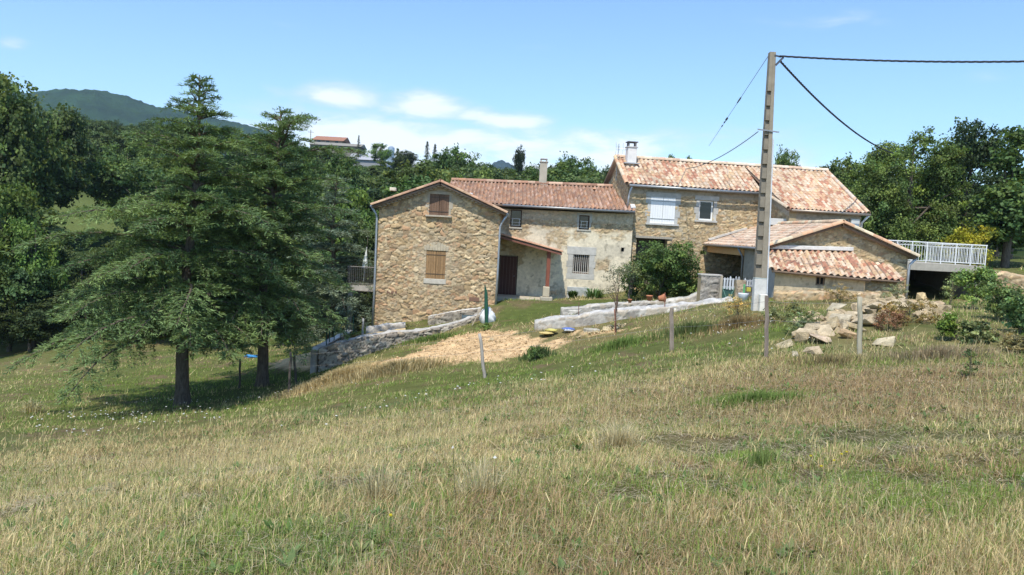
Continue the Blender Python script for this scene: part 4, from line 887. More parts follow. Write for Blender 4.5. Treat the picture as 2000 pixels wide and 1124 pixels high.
# ================================================================== TREES
def leaf_quads(pts, nrm, size, cols, aspect=1.0, rg=rng, fold=None):
    n = len(pts); a = rg.normal(size=(n, 3)); a = a - nrm * (a * nrm).sum(1, keepdims=True); a /= np.linalg.norm(a, axis=1, keepdims=True) + 1e-9
    b = np.cross(nrm, a); s = size[:, None] if np.ndim(size) else size
    V = np.stack([pts - a * s * .5, pts + b * s * .5 * aspect, pts + a * s * .5, pts - b * s * .5 * aspect], 1).reshape(-1, 3)
    q = np.arange(n * 4).reshape(n, 4); return V, q, cols
def unit(v): return v / (np.linalg.norm(v, axis=-1, keepdims=True) + 1e-9)
def broadleaf(name, label, hgt, wid, seed, ncl, per, lsz, col, cat='tree', trunk_h=.28, shape='round', clr=.055, root=None, skirt=.12, cvar=.25, twigc=(.16, .13, .10)):
    rg = np.random.default_rng(seed); r = thing(name, label, cat)
    # cluster centres within a lumpy crown
    zb0 = hgt * skirt; rad = wid / 2; lob = []
    nl = {'cone': 12, 'dome': 24}.get(shape, 9)
    for i in range(nl):
        t = rg.random(); a = rg.random() * 6.283
        if shape == 'round': zc = zb0 + (hgt - zb0) * (.25 + .55 * t); rr = rad * .55 * math.sqrt(max(.05, 1 - ((zc - hgt * .5) / (hgt * .55)) ** 2)); lr = rad * rg.uniform(.42, .62)
        elif shape == 'dome': zc = zb0 + (hgt - zb0) * (.12 + .72 * i / nl); k = min(1, 1.45 * math.sqrt(1 - ((zc - zb0) / (hgt - zb0)))); rr = rad * .62 * k; lr = rad * k * rg.uniform(.34, .5)
        elif shape == 'cone': zc = zb0 + (hgt - zb0) * (.10 + .85 * i / nl); k = 1 - (zc - zb0) / (hgt - zb0) * .86; rr = rad * .5 * k; lr = rad * k * rg.uniform(.45, .6)
        else: zc = zb0 + (hgt - zb0) * (.62 + .3 * t); rr = rad * .6 * rg.random(); lr = rad * rg.uniform(.35, .5)
        lob.append((math.cos(a) * rr, math.sin(a) * rr, min(zc, hgt - lr * .72), lr))
    if shape == 'cone': lob.append((0, 0, hgt * .90, rad * .22))
    lob = np.array(lob); pr = lob[:, 3] ** 2; pr = pr / pr.sum(); li = rg.choice(len(lob), ncl, p=pr)
    d = unit(rg.normal(size=(ncl, 3))); rr = lob[li, 3] * (rg.random(ncl) ** .45) * rg.uniform(.85, 1.12, ncl)
    cc = lob[li, :3] + d * rr[:, None] * np.array([1, 1, .82]); cc[:, 2] = np.clip(cc[:, 2], zb0 * .6, None)
    cn = unit(d + np.array([0, 0, .5])); ccl = rg.normal(0, 1, ncl)
    # leaves
    idx = np.repeat(np.arange(ncl), per); n = len(idx)
    cr = hgt * clr * rg.uniform(.6, 1.35, ncl)
    off = rg.normal(size=(n, 3)) * np.array([.55, .55, .36]) * cr[idx][:, None]
    pts = cc[idx] + off; nr = unit(cn[idx] * .9 + rg.normal(size=(n, 3)) * .8 + np.array([0, 0, .35]))
    base = np.array(col); cols = base[None] * np.clip(1 + cvar * ccl[idx] + .22 * rg.normal(size=n), .35, 1.9)[:, None]
    yl = np.clip(rg.normal(0, 1, ncl)[idx] * .12, -.15, .3)[:, None]; cols = cols * (1 + yl * np.array([1.2, .5, -.4]))
    V, q, cols = leaf_quads(pts, nr, lsz * rg.uniform(.6, 1.3, n), cols, .75, rg)
    mesh_np('crown', V, q, M['leaf'], cols, None, False).parent = r
    mb = MB(); bk = twigc; tr = hgt * (.022 if name != 'sapling' else .009)
    mb.tube([(0, 0, -1.0), (0, 0, 0), (.02 * hgt * rg.normal(), .01 * hgt * rg.normal(), hgt * trunk_h), (0.0, 0, hgt * .62), (0, 0, hgt * .82)], [tr * 1.5, tr * 1.15, tr, tr * .55, tr * .2], 8, bk)
    for i in range(14):
        c = cc[rg.integers(ncl)] * np.array([.9, .9, .95]); z0 = hgt * rg.uniform(trunk_h * .7, .55)
        if c[2] < z0 * .8: z0 = c[2] * .7
        m = np.array([c[0] * .45, c[1] * .45, z0 + (c[2] - z0) * .62]); mb.tube([(0, 0, z0), tuple(m), tuple(c)], [tr * .45, tr * .28, tr * .08], 5, bk, cap=False)
    mb.build('trunk', M['bark'], None, smooth=True).parent = r
    return r
def conifer(name, label, hgt, wid, seed, col, nb=110, cat='tree', per=34, lsz=.22, openness=.0):
    rg = np.random.default_rng(seed); r = thing(name, label, cat); Pn = []; Nn = []; mb = MB()
    mb.tube([(0, 0, -1), (0, 0, 0), (0, 0, hgt)], [hgt * .02, hgt * .018, .02], 7, (.14, .11, .09))
    for i in range(nb):
        t = (i + .5) / nb; z = hgt * (.06 + .93 * t); ln = wid / 2 * (1 - t) ** .8 * rg.uniform(.75, 1.15) + .1; a = i * 2.4 + rg.normal() * .3
        tip = np.array([math.cos(a) * ln, math.sin(a) * ln, z + ln * rg.uniform(-.25, .1)])
        mb.tube([(0, 0, z), tuple((np.array([0, 0, z]) + tip) / 2 + np.array([0, 0, .06 * ln])), tuple(tip)], [.03, .02, .008], 4, (.14, .11, .09), cap=False)
        s = rg.random(per) ** .7; p = np.array([0, 0, z]) * (1 - s[:, None]) + tip * s[:, None] + rg.normal(size=(per, 3)) * np.array([1, 1, .4]) * (.10 + .13 * ln * (1 - s[:, None] * .5)); Pn.append(p)
    p = np.concatenate(Pn); n = len(p); nr = unit(rg.normal(size=(n, 3)) * .6 + np.array([0, 0, .8])); cols = np.array(col)[None] * np.clip(1 + .3 * rg.normal(size=n), .4, 1.8)[:, None]
    V, q, cols = leaf_quads(p, nr, lsz * rg.uniform(.6, 1.3, n), cols, .5, rg)
    mesh_np('crown', V, q, M['leaf'], cols, None).parent = r; mb.build('trunk', M['bark'], None, smooth=True).parent = r
    return r

# ---- the two large cedars and the smaller blue one: layered boughs
def cedar(label, loc, hgt, prof, seed, col, nb, skew=None, lean=(0, 0), clear=1.5, spr=.165, density=1.05, droop=.22, name='cedar_tree'):
    rg = np.random.default_rng(seed); r = thing(name, label, 'tree', loc); mbT = MB(); mbB = MB(); PT = []; DR = []; NB = []; CB = []
    def ax(z): t = z / hgt; return np.array([lean[0] * t + .10 * math.sin(t * 7 + seed), lean[1] * t + .08 * math.cos(t * 6), z])
    r0 = hgt * .0200; zs_ = np.linspace(-.6, hgt, 22)
    mbT.tube([ax(max(z, 0)) + np.array([0, 0, min(z, 0)]) for z in zs_], [max(.015, r0 * (1.35 if z < .3 else 1.0) * (1 - max(z, 0) / hgt) ** .85 + .012) for z in zs_], 12, (.155, .125, .095))
    hz = [p[0] for p in prof]; ls = [p[1] for p in prof]
    for i in range(nb):
        t = (i + rg.random()) / nb; z = clear + (hgt - .15 - clear) * t ** 1.12; z = z if z > hgt - 1.3 else max(clear, round(z / .60) * .60 + rg.normal() * .07)
        az_ = i * 2.39996 + rg.normal() * .35
        Lb = np.interp(z, hz, ls) * rg.choice([1.32, 1.0, .86, .62], p=[.12, .38, .30, .20]) * rg.uniform(.86, 1.12)
        if skew: Lb *= skew(az_, z)
        if Lb < .15: continue
        th = t; up0 = (.06 + .42 * th ** 1.5) + rg.normal() * .06; d0 = np.array([math.cos(az_), math.sin(az_), 0])
        o = ax(z); npt = 9; path = []
        for k in range(npt):
            s = k / (npt - 1); rr = Lb * s; zz_ = up0 * rr - droop * Lb * (s ** 2.6) * (1.15 - .8 * th) + .05 * Lb * math.sin(s * 3.1)
            path.append(o + d0 * rr + np.array([0, 0, zz_]) + np.array([-d0[1], d0[0], 0]) * .05 * Lb * math.sin(s * 4 + i))
        path = np.array(path); br = max(.012, .028 + .010 * Lb)
        mbB.tube([tuple(p) for p in path], [br * (1 - .88 * k / (npt - 1)) for k in range(npt)], 5, (.17, .135, .10), cap=False)
        ns = int(max(4, Lb * 6.2 * density * 1)); bc = rg.normal()
        for j in range(ns):
            s = .07 + .93 * (j + rg.random()) / ns; f = s * (npt - 1); k = min(int(f), npt - 2); p0 = path[k] * (1 - (f - k)) + path[k + 1] * (f - k)
            side = 1 if j % 2 else -1; ang = side * rg.uniform(.55, 1.15); dd = unit(path[k + 1] - path[k])
            cs, sn = math.cos(ang), math.sin(ang); d2 = np.array([dd[0] * cs - dd[1] * sn, dd[0] * sn + dd[1] * cs, dd[2] * .6 + rg.normal() * .10])
            l2 = (.22 + .36 * Lb * (1.08 - s) ** .8) * rg.uniform(.6, 1.15); l2 = min(l2, 1.5)
            m = max(4, int(l2 * 9)); ss = (np.arange(m) + rg.random(m)) / m
            pp = p0 + d2 * (l2 * ss)[:, None]; pp[:, 2] += .05 * l2 * np.sin(ss * 3) - (.20 + droop * .5) * l2 * ss ** 2.2
            mbB.tube([tuple(p0), tuple(p0 + d2 * l2 * .55 + np.array([0, 0, .02])), tuple(p0 + d2 * l2 - np.array([0, 0, (.20 + droop * .5) * l2]))], [.010, .007, .003], 3, (.17, .14, .10), cap=False)
            # spray tufts: several needles bunches per node
            kk = 12 if z < hgt - 1.2 else 8; P3 = np.repeat(pp, kk, 0) + rg.normal(size=(m * kk, 3)) * np.array([.055, .055, .022])
            dirs = unit(d2[None] * 1.0 + rg.normal(size=(m * kk, 3)) * np.array([.6, .6, .30]) + np.array([0, 0, .04]))
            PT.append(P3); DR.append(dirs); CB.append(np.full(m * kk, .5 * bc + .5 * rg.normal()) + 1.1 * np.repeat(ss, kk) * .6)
    p = np.concatenate(PT); dr = np.concatenate(DR); cb = np.concatenate(CB); n = len(p)
    sz = spr * rg.uniform(.6, 1.35, n); sd_ = unit(np.cross(dr, rg.normal(size=(n, 3)) * .45 + np.array([0, 0, 1]))) * (sz * .095)[:, None]
    V = np.stack([p - sd_ * .6, p + dr * (sz * .5)[:, None] + sd_ * -1.0, p + dr * sz[:, None], p + dr * (sz * .5)[:, None] + sd_], 1)
    V = np.stack([V[:, 0], V[:, 1], V[:, 2], V[:, 3]], 1).reshape(-1, 3); q = np.arange(n * 4).reshape(n, 4)
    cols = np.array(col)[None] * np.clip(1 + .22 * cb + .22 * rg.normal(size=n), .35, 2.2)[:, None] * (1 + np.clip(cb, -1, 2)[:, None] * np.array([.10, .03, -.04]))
    off = Vector(loc)
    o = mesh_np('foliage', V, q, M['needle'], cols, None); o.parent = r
    tr = mbT.build('trunk', M['bark'], None, smooth=True); tr.parent = r; b = mbB.build('branches', M['bark'], None, smooth=True); b.parent = r
    print('cedar quads', n); return r
def skew1(a, z):
    k = 1.0
    if z < 5: k *= 1.0 + .04 * max(0, -math.cos(a)) - .34 * max(0, math.cos(a))
    return k
c1 = onx(361, 28.0); cedar('tall green cedar in front on the left, spreading widest over the meadow', c1, 11.7, [(1.7, 3.0), (2.3, 4.3), (3.0, 4.9), (4.5, 4.2), (5.8, 3.3), (7, 2.5), (8, 2.0), (9, 1.65), (9.8, 1.35), (10.4, .95), (11.0, .5), (11.7, .12)], 3, (.150, .224, .086), 128, skew1, (.25, .3), 2.5)
c2 = onx(514, 31.5); cedar('second green cedar, between the tallest cedar and the stone house', c2, 11.0, [(1.2, 2.2), (2, 3.7), (4, 3.8), (6, 3.2), (8, 2.4), (9.2, 1.8), (10.2, 1.2), (11, .2)], 8, (.148, .218, .086), 122, lambda a, z: (1.0 - (.34 if z < 4.2 else .12) * max(0, math.cos(a)) - .12 * max(0, -math.cos(a))) if z < 9 else (1.3 if math.cos(a) > .3 else .8), (.35, .2), 2.3)
x3 = onx(652, 40); cedar('smaller blue grey cedar behind, touching the left side of the gabled house', x3, P(655, 342, 40)[2] - x3[2], [(.6, 2.6), (3, 2.7), (5, 1.9), (6.5, 1.1), (7.5, .5), (9, .2)], 12, (.20, .27, .19), 110, None, (0, 0), .6, spr=.17)

# ---- prototypes for the woodland
LB = {}
LB['oak'] = broadleaf('oak_tree', 'x', 10, 9, 101, 360, 42, .30, (.105, .160, .042))
LB['oak2'] = broadleaf('oak_tree', 'x', 10, 8, 102, 300, 42, .30, (.085, .132, .044))
LB['ash'] = broadleaf('ash_tree', 'x', 10, 7.5, 103, 300, 42, .28, (.125, .200, .045), shape='round')
LB['dark'] = broadleaf('holm_oak', 'x', 10, 8.5, 104, 320, 42, .26, (.060, .094, .034))
LB['tall'] = broadleaf('poplar_tree', 'x', 10, 5.5, 105, 260, 42, .28, (.10, .155, .045), shape='cone')
LB['bush'] = broadleaf('bush', 'x', 3, 4.2, 106, 200, 40, .16, (.10, .155, .04), cat='bush', skirt=.03, trunk_h=.1, clr=.09)
LB['fir'] = conifer('conifer_tree', 'x', 10, 4.2, 107, (.035, .062, .030))
LB['pine'] = broadleaf('umbrella_pine', 'x', 10, 9, 108, 150, 40, .24, (.035, .055, .025), shape='flat', skirt=.5, trunk_h=.6)
used = {}
def put(kind, px, top, wpx, Y, label, group=None, zoff=0.0, rz=None, hx=None, cat=None):
    """tree at depth Y whose top reaches pixel row `top` at column px and whose crown is wpx wide"""
    p = LB[kind]; x = P(px, 400, Y)[0]; zt_ = P(px, top, Y)[2]; x = P(px, top, Y)[0]; zg = h1(x, Y) + zoff; h_ = hx or max(1.5, zt_ - zg)
    W0 = {'oak': 9, 'oak2': 8, 'ash': 7.5, 'dark': 8.5, 'tall': 5.5, 'bush': 4.2, 'fir': 4.2, 'pine': 9}[kind]; H0 = 3 if kind == 'bush' else 10
    sw = wpx / F_PX * Y / W0; sh = h_ / H0; loc = (x, Y, zt_ - h_)
    rz = random.uniform(0, 6.28) if rz is None else rz
    if kind not in used:
        used[kind] = 1; p.location = loc; p.rotation_euler = (0, 0, rz); p.scale = (sw, sw, sh); p['label'] = label
        if group: p['group'] = group
        return p
    return dup(p, loc, rz, (sw, sw, sh), label, group)
# right-hand group behind the house and terrace
big = broadleaf('lime_tree', 'broad leafy lime tree with pale bracts, its crown right of the patchwork roof', 10, 9.4, 201, 1150, 85, .165, (.125, .205, .055), shape='dome', skirt=.04, clr=.045, cvar=.38)
xx_ = P(1790, 232, 50); zg = h1(xx_[0], 50); big.location = (xx_[0], 50, zg - .3); big.scale = (.80, .80, (xx_[2] - zg + .3) / 10)
put('dark', 1905, 224, 150, 60, 'dark tree rising behind the white balustrade, right of the lime tree')
put('tall', 1990, 236, 170, 46, 'tall dark tree cut by the right edge of the photo', rz=1)
put('oak', 1665, 310, 130, 70, 'small oak peeping over the right end of the patchwork roof')
put('dark', 1850, 300, 140, 66, 'shaded dark oak filling the gap behind the lime tree', hx=12)
put('dark', 1990, 330, 150, 52, 'shaded holm oak at the right edge beneath the tall tree')
put('dark', 1960, 360, 160, 58, 'dark low tree behind the yellow green bush')
put('dark', 1740, 380, 120, 60, 'dark holm oak behind the lime tree trunk')
put('oak', 1545, 290, 62, 75, 'round small tree top showing above the roof right of the power pole'); put('ash', 1578, 322, 40, 76, 'short tree top just above the roof ridge beside the round tree top')
put('ash', 1478, 312, 34, 75, 'tiny tree top above the ridge left of the power pole'); put('tall', 1312, 294, 40, 72, 'thin tree top above the ridge, first right of the white chimney'); put('tall', 1347, 297, 36, 72, 'pointed tree top above the ridge, second right of the white chimney'); put('ash', 1368, 308, 26, 73, 'lowest tree top above the ridge, third right of the white chimney')
yb = broadleaf('yellow_bush', 'bright yellow green bush glowing behind the balustrade, under dark trees', 3, 3.2, 211, 160, 40, .14, (.36, .38, .035), cat='bush', skirt=.02, trunk_h=.1, clr=.09)
q = P(1897, 440, 45); yb.location = (q[0], 45, q[2] - 2.6); yb.scale = (.85, .85, .9)
# skyline right of centre, behind the wing roof
g1 = 'oaks in the wood behind the red brown roof'
for (px, top, wp, Y, k, lb) in [(895, 290, 110, 130, 'oak', 'tallest bushy oak of the wood left of the umbrella pine'), (862, 305, 70, 140, 'ash', 'bushy tree directly left of the tall oak in the wood'), (960, 316, 90, 120, 'dark', 'dark low oak below the far blue hill'), (925, 330, 80, 105, 'dark', 'near black spreading oak just above the red brown roof'),
     (1000, 325, 90, 110, 'ash', 'light green tree under the umbrella pine'), (1050, 318, 80, 115, 'oak2', 'oak between the umbrella pine and the cream chimney'), (1090, 318, 70, 118, 'oak', 'oak right behind the cream chimney'), (1132, 304, 90, 112, 'oak', 'large round oak right of the cream chimney'), (1172, 322, 70, 112, 'oak2', 'oak touching the left gable of the tall farmhouse'),
     (1190, 350, 50, 90, 'ash', 'low green tree against the left gable of the tall farmhouse'), (835, 276, 26, 190, 'fir', 'left one of the two dark conifers on the skyline'), (850, 281, 26, 192, 'fir', 'right one of the two dark conifers on the skyline'), (790, 292, 60, 190, 'dark', 'dark rounded tree right of the blue silo'), (745, 274, 42, 225, 'ash', 'round green tree left of the blue silo'),
     (701, 264, 15, 240, 'fir', 'lone dark conifer on the hilltop right of the red roofed house'), (777, 288, 16, 235, 'tall', 'narrow dark tree directly right of the blue silo'), (905, 318, 90, 95, 'ash', 'pale leafy tree low in the wood above the roof'), (1030, 338, 90, 92, 'oak', 'broad oak low in the wood left of the cream chimney'), (1110, 336, 90, 94, 'oak2', 'broad oak low in the wood right of the cream chimney'),
     (820, 322, 110, 130, 'oak', 'wide oak under the two conifers'), (870, 335, 100, 100, 'oak2', 'shaded oak low in the wood above the gable peak'), (730, 330, 110, 120, 'ash', 'bright green tree below the pale barn'), (780, 345, 120, 95, 'oak', 'broad oak below the open field shelter'),(950,338,90,96,'ash','light tree low in the wood, left of the umbrella pine')]:
    put(k, px, top, wp, Y, lb, g1 if k in ('oak', 'oak2') else None)
for (px, top, wp, Y, k, lb) in [(600, 286, 70, 200, 'oak', 'oak at the left end of the long hilltop shed'), (648, 296, 60, 205, 'oak2', 'low oak in front of the middle of the long hilltop shed'), (676, 302, 50, 200, 'ash', 'small tree before the right end of the long hilltop shed'), (625, 305, 60, 180, 'ash', 'light green tree below the long hilltop shed'), (665, 318, 80, 150, 'oak', 'broad oak below the pale barn, left side'), (712, 322, 70, 170, 'oak2', 'dull oak directly under the pale barn'), (755, 312, 60, 190, 'ash', 'tree hiding the foot of the blue silo'), (790, 318, 60, 190, 'oak2', 'dark oak hiding the left end of the field shelter'), (845, 318, 70, 180, 'ash', 'tree at the right end of the field shelter')]:
    put(k, px, top, wp, Y, lb)
put('pine', 1015, 291, 44, 125, 'umbrella pine standing above the wood on the skyline')
# walnut trees right of the cedars, behind the gabled house
for (px, top, wp, Y, k, lb) in [(700, 332, 150, 62, 'ash', 'bright leafy walnut tree between the blue cedar and the gabled house'), (765, 360, 120, 66, 'ash', 'bright walnut tree above the left eave of the gabled house'), (640, 300, 120, 75, 'oak', 'oak showing between the second cedar and the blue cedar'), (600, 340, 130, 66, 'oak2', 'dark oak behind the second cedar'), (720, 420, 90, 52, 'oak2', 'shaded tree beside the left wall of the gabled house'), (650, 480, 130, 50, 'dark', 'dark shaded tree behind the blue cedar'),(680, 560, 120, 46, 'dark', 'dark undergrowth tree behind the little balcony'),(560, 520, 140, 52, 'dark', 'shaded tree low behind the second cedar'),(720,390,110,60,'ash','leafy tree half hidden by the gutter of the gabled house'),(590,600,130,47,'bush','low dark bush behind the second cedar trunk')]:
    put(k, px, top, wp, Y, lb)
# left edge: near broad trees
gl = 'leafy trees at the foot of the left wood'
for i, (px, top, wp, Y, k, lb) in enumerate([(20, 142, 200, 78, 'oak', 'tallest oak at the left edge, its top level with the mountain'), (-50, 175, 200, 74, 'oak2', 'oak cut by the left edge of the photo'), (95, 186, 150, 84, 'oak2', 'dark oak second from the left edge on the skyline'), (15, 310, 190, 58, 'ash', 'bright green ash at the left edge in front of the dark oaks'), (70, 400, 120, 56, 'ash', 'bright bushy tree left of the meadow gap'), (-40, 420, 180, 55, 'ash', 'green tree low at the left edge'), (20, 500, 150, 55, 'oak2', 'dark green tree low at the left edge of the meadow'), (100, 540, 120, 57, 'dark', 'dark shaded tree at the back edge of the meadow'), (170, 560, 150, 56, 'dark', 'dark shaded tree behind the left boughs of the tall cedar'), (60, 580, 140, 54, 'dark', 'low dark thicket tree at the meadow edge'), (250, 580, 150, 55, 'dark', 'dark thicket tree behind the tall cedar'), (340, 590, 150, 53, 'dark', 'dark thicket tree behind the tall cedar trunk'), (430, 590, 140, 51, 'dark', 'dark thicket tree between the two cedar trunks'),(-20,600,120,53,'dark','dark thicket tree at the left edge of the meadow')]):
    put(k, px, top, wp, Y, lb)
# hillside wood: rows of individual trees climbing to the skyline
sky_px = np.array([-80, 0, 60, 130, 200, 260, 330, 420, 500, 560, 600, 650, 700, 760, 830, 900, 1000, 1100, 1200])
sky_py = np.array([160, 150, 178, 205, 218, 212, 232, 242, 255, 262, 288, 308, 318, 322, 305, 300, 318, 312, 340])
rt = random.Random(5); kinds = ['oak', 'oak2', 'ash', 'dark', 'oak', 'oak2', 'tall', 'dark']; placed = []
LBL = {'oak': 'bushy mid green oak among many on the wooded left hillside', 'oak2': 'dull green oak among many on the wooded left hillside', 'ash': 'lighter green ash among many on the wooded left hillside', 'dark': 'very dark holm oak among many on the wooded left hillside', 'tall': 'narrow upright tree among many on the wooded left hillside'}
GRP = {'oak': 'mid green oaks on the hillside', 'oak2': 'dull green oaks on the hillside', 'ash': 'light ashes on the hillside', 'dark': 'holm oaks on the hillside', 'tall': 'narrow trees on the hillside'}
cnt = 0
for Y in [62, 70, 79, 89, 100, 112, 125, 139, 154, 170, 188, 208, 230]:
    x = -(Y * .70)
    while x < Y * .13:
        X = x + rt.uniform(-1.5, 1.5); Yj = Y + rt.uniform(-3, 3); x += rt.uniform(5.0, 7.2) * (1 + (Y - 60) / 420)
        # keep the sunny clearing free
        p_ = 1000 + F_PX * (np.linalg.inv(M3) @ np.array([X, Yj, 0]))[0] / -(np.linalg.inv(M3) @ np.array([X, Yj, 0]))[2]
        if 85 < p_ < 215 and 94 < Yj < 134: continue
        
        if Yj > 215 and p_ > 590: continue
        h_ = rt.uniform(7.5, 11.5); zg = h1(X, Yj); q = np.linalg.inv(M3) @ np.array([X, Yj, zg + h_]); py = 562 - F_PX * q[1] / -q[2]
        lim = np.interp(p_, sky_px, sky_py) + rt.uniform(-6, 16)
        if p_ > 560 and Y > 150: lim += 8
        if 70 < p_ < 225 and Yj < 94: lim = max(lim, 470 + rt.uniform(0, 20))
        if py < lim:
            zt_ = P(p_, lim, Yj)[2]; h_ = zt_ - zg
            if h_ < 4: continue
        k = rt.choice(kinds); p = LB[k]; sw = h_ / 10 * rt.uniform(.85, 1.25); cnt += 1
        dup(p, (X, Yj, zg - .3), rt.uniform(0, 6.28), (sw, sw, h_ / 10), LBL[k], GRP[k])
print('hill trees', cnt)
# wood to the right of the house, behind the ridge line, and the far side
for i in range(26):
    Y = rt.uniform(75, 120); px = rt.uniform(1180, 1320) if i < 6 else rt.uniform(1640, 2150); X = P(px, 400, Y)[0]; zg = h1(X, Y); k = rt.choice(['oak', 'dark', 'oak2']); h_ = rt.uniform(6, 8)
    dup(LB[k], (X, Y, zg - .3), rt.uniform(0, 6.28), (h_ / 10 * 1.1, h_ / 10 * 1.1, h_ / 10), {'oak': 'green oak in the wood beyond the terrace', 'dark': 'dark holm oak in the wood beyond the terrace', 'oak2': 'dull oak in the wood beyond the terrace'}[k], {'oak': 'green oaks beyond the terrace', 'dark': 'holm oaks beyond the terrace', 'oak2': 'dull oaks beyond the terrace'}[k])
for (px, top, wp, Y, lb) in [(150, 402, 90, 118, 'hedge bush along the upper edge of the small sunny meadow'), (215, 408, 80, 122, 'hedge bush at the right end of the small sunny meadow'), (290, 380, 60, 110, 'yellowish green bush on the hillside right of the small sunny meadow')]:
    put('bush', px, top, wp, Y, lb, hx=3.2)
# ================================================================== YARD
def strip_wall(name, label, st, thick, style, seed, top_col=None, cat='wall', res=.05, capn=5, drop=.4):
    """st: list of (x,y,ztop,zbottom) along the face seen from the field"""
    st = np.array(st, float); dl = np.hypot(*(np.diff(st[:, :2], axis=0).T)); s = np.concatenate([[0], np.cumsum(dl)]); n = max(4, int(s[-1] / res))
    u = np.linspace(0, s[-1], n + 1); X = np.interp(u, s, st[:, 0]); Y = np.interp(u, s, st[:, 1]); ZT = np.interp(u, s, st[:, 2]); ZB = np.interp(u, s, st[:, 3]) - drop
    tx = np.gradient(X, u); ty = np.gradient(Y, u); ll = np.hypot(tx, ty); nxx = ty / ll; nyy = -tx / ll
    ZT = ZT + (fbm(u * 1.2, u * 0 + seed, seed, 3) - .5) * .12
    hmax = float((ZT - ZB).max()); m = max(4, int(hmax / res)); V = []; cl = []
    for j in range(m + 1):
        t = j / m; z = ZT - (ZT - ZB) * (1 - t); col, h = stonecol(u, z, style, seed)
        if style == 'grey':
            pass
        rnd = .04 * (t > .96); V.append(np.stack([X + nxx * (h - rnd), Y + nyy * (h - rnd), z - rnd * .3], -1)); cl.append(col)
    for j in range(1, capn + 1):
        w_ = thick * j / capn; col, h = stonecol(u, w_ + 50 + 0 * u, 'grey' if top_col is not None else style, seed + 3)
        if top_col is not None: col = np.array(top_col)[None] * (.55 + .8 * fbm(u * 4, w_ * 4 + 0 * u, seed + 9, 4))[:, None]
        bump = (fbm(u * 2.5, w_ * 2.5 + 0 * u, seed + 6, 4) - .5) * .24
        V.append(np.stack([X - nxx * w_, Y - nyy * w_, ZT + bump * (j < capn) + h * .4], -1)); cl.append(col)
    V.append(np.stack([X - nxx * thick, Y - nyy * thick, ZB], -1)); cl.append(cl[-1])
    V = np.array(V); rows, nn = V.shape[:2]; ii = np.arange(rows * nn).reshape(rows, nn); q = np.stack([ii[:-1, :-1], ii[:-1, 1:], ii[1:, 1:], ii[1:, :-1]], -1).reshape(-1, 4)
    vv = V.reshape(-1, 3); cc = np.concatenate(cl); 
    # end caps
    tri = []
    for e in (0, nn - 1):
        col_ = ii[:, e]; c = len(vv); vv = np.concatenate([vv, vv[col_].mean(0)[None]]); cc = np.concatenate([cc, cc[col_[m // 2]][None]])
        for a, b in zip(col_[:-1], col_[1:]): tri.append((a, b, c))
        tri.append((col_[-1], col_[0], c))
    o = mesh_np(name, vv, q, M['stone'], cc, None, smooth=True, tri=np.array(tri)); return tag(o, label, cat)
def stn(px, py, Y, pyb=None):
    p = P(px, py, Y); zb = P(px, pyb, Y)[2] if pyb else h1(p[0], p[1]); return (p[0], p[1], p[2], min(zb, p[2] - .1))
GREY = (.50, .48, .44)
w1 = strip_wall('retaining_wall', 'curving dry stone retaining wall with a pale rendered top, ending beside the cedars', [stn(623, 683, 33.0, 733), stn(655, 671, 33.0, 715), stn(700, 660, 33.3, 702), stn(760, 651, 34, 680), stn(830, 644, 35, 664), stn(900, 630, 35.8, 652), stn(962, 607, 36.4, 634)], .42, 'dry', 51, GREY)
# end return of the wall running back beside the patio
w2 = strip_wall('garden_wall', 'pale capped low wall running back from the corner of the dry stone retaining wall', [stn(690, 646, 38.2, 668), stn(660, 662, 35.8, 690), stn(638, 674, 34.2, 712), stn(623, 683, 33.05, 733)], -.34, 'dry', 52, (.62, .60, .56))
w3 = strip_wall('garden_wall', 'short pale capped low wall against the foot of the gabled house, left part', [stn(716, 640, 36.2, 660), stn(750, 634, 36.4, 652), stn(792, 630, 36.6, 650)], .32, 'grey', 53, (.60, .57, .52))
w4 = strip_wall('garden_wall', 'stone ramp wall rising towards the white bag at the right corner of the gabled house', [stn(836, 619, 37.0, 646), stn(880, 609, 37.0, 645), stn(940, 601, 37.0, 640)], .30, 'dry', 54, (.60, .58, .53))
w5 = strip_wall('path_wall', 'long low grey rubble wall crossing below the lawn up to the gate', [stn(1045, 629, 31.0, 650), stn(1075, 622, 31.0, 646), stn(1130, 617, 31.0, 640), stn(1200, 607, 31.0, 632), stn(1290, 599, 31.2, 616), stn(1380, 592, 31.4, 606), stn(1440, 584, 31.6, 600)], .75, 'grey', 55, (.50, .48, .44), capn=10)
w6 = strip_wall('terrace_edging', 'thin stone edging between lawn and shrub carrying the terracotta pots', [stn(1100, 605, 34.0, 609), stn(1180, 595, 34.5, 606), stn(1260, 590, 35, 602), stn(1300, 587, 35, 600), stn(1345, 580, 35, 598), stn(1370, 570, 35, 596)], .35, 'grey', 56, (.46, .44, .38))
# stone gate pier wall
pg_ = Pl(P(1368, 560, 33.5)[0], 33.5, 3); gp = thing('gate_pier', 'broad grey stone pier on the left side of the picket gate', 'pier', pg_.w(.4, -2.2))
wg = pg_.uv(1408, 560)[0]; relief_wall(gp, pg_, 0, wg, pg_.uv(1390, 600)[1], pg_.uv(1390, 539)[1], [], 'dry', 58, .04, lambda u, v: np.clip(.5 * fbm(u * 2, v * 2, 9), 0, 1), (.46, .45, .43), thick=.45, name='pier')
mb = MB(); pg_.box(mb, -.03, wg + .03, pg_.uv(1390, 539)[1] - .01, pg_.uv(1390, 539)[1] + .06, -.45, .06, (.46, .43, .38)); mb.build('coping', M['stone'], gp, bevel=.015)
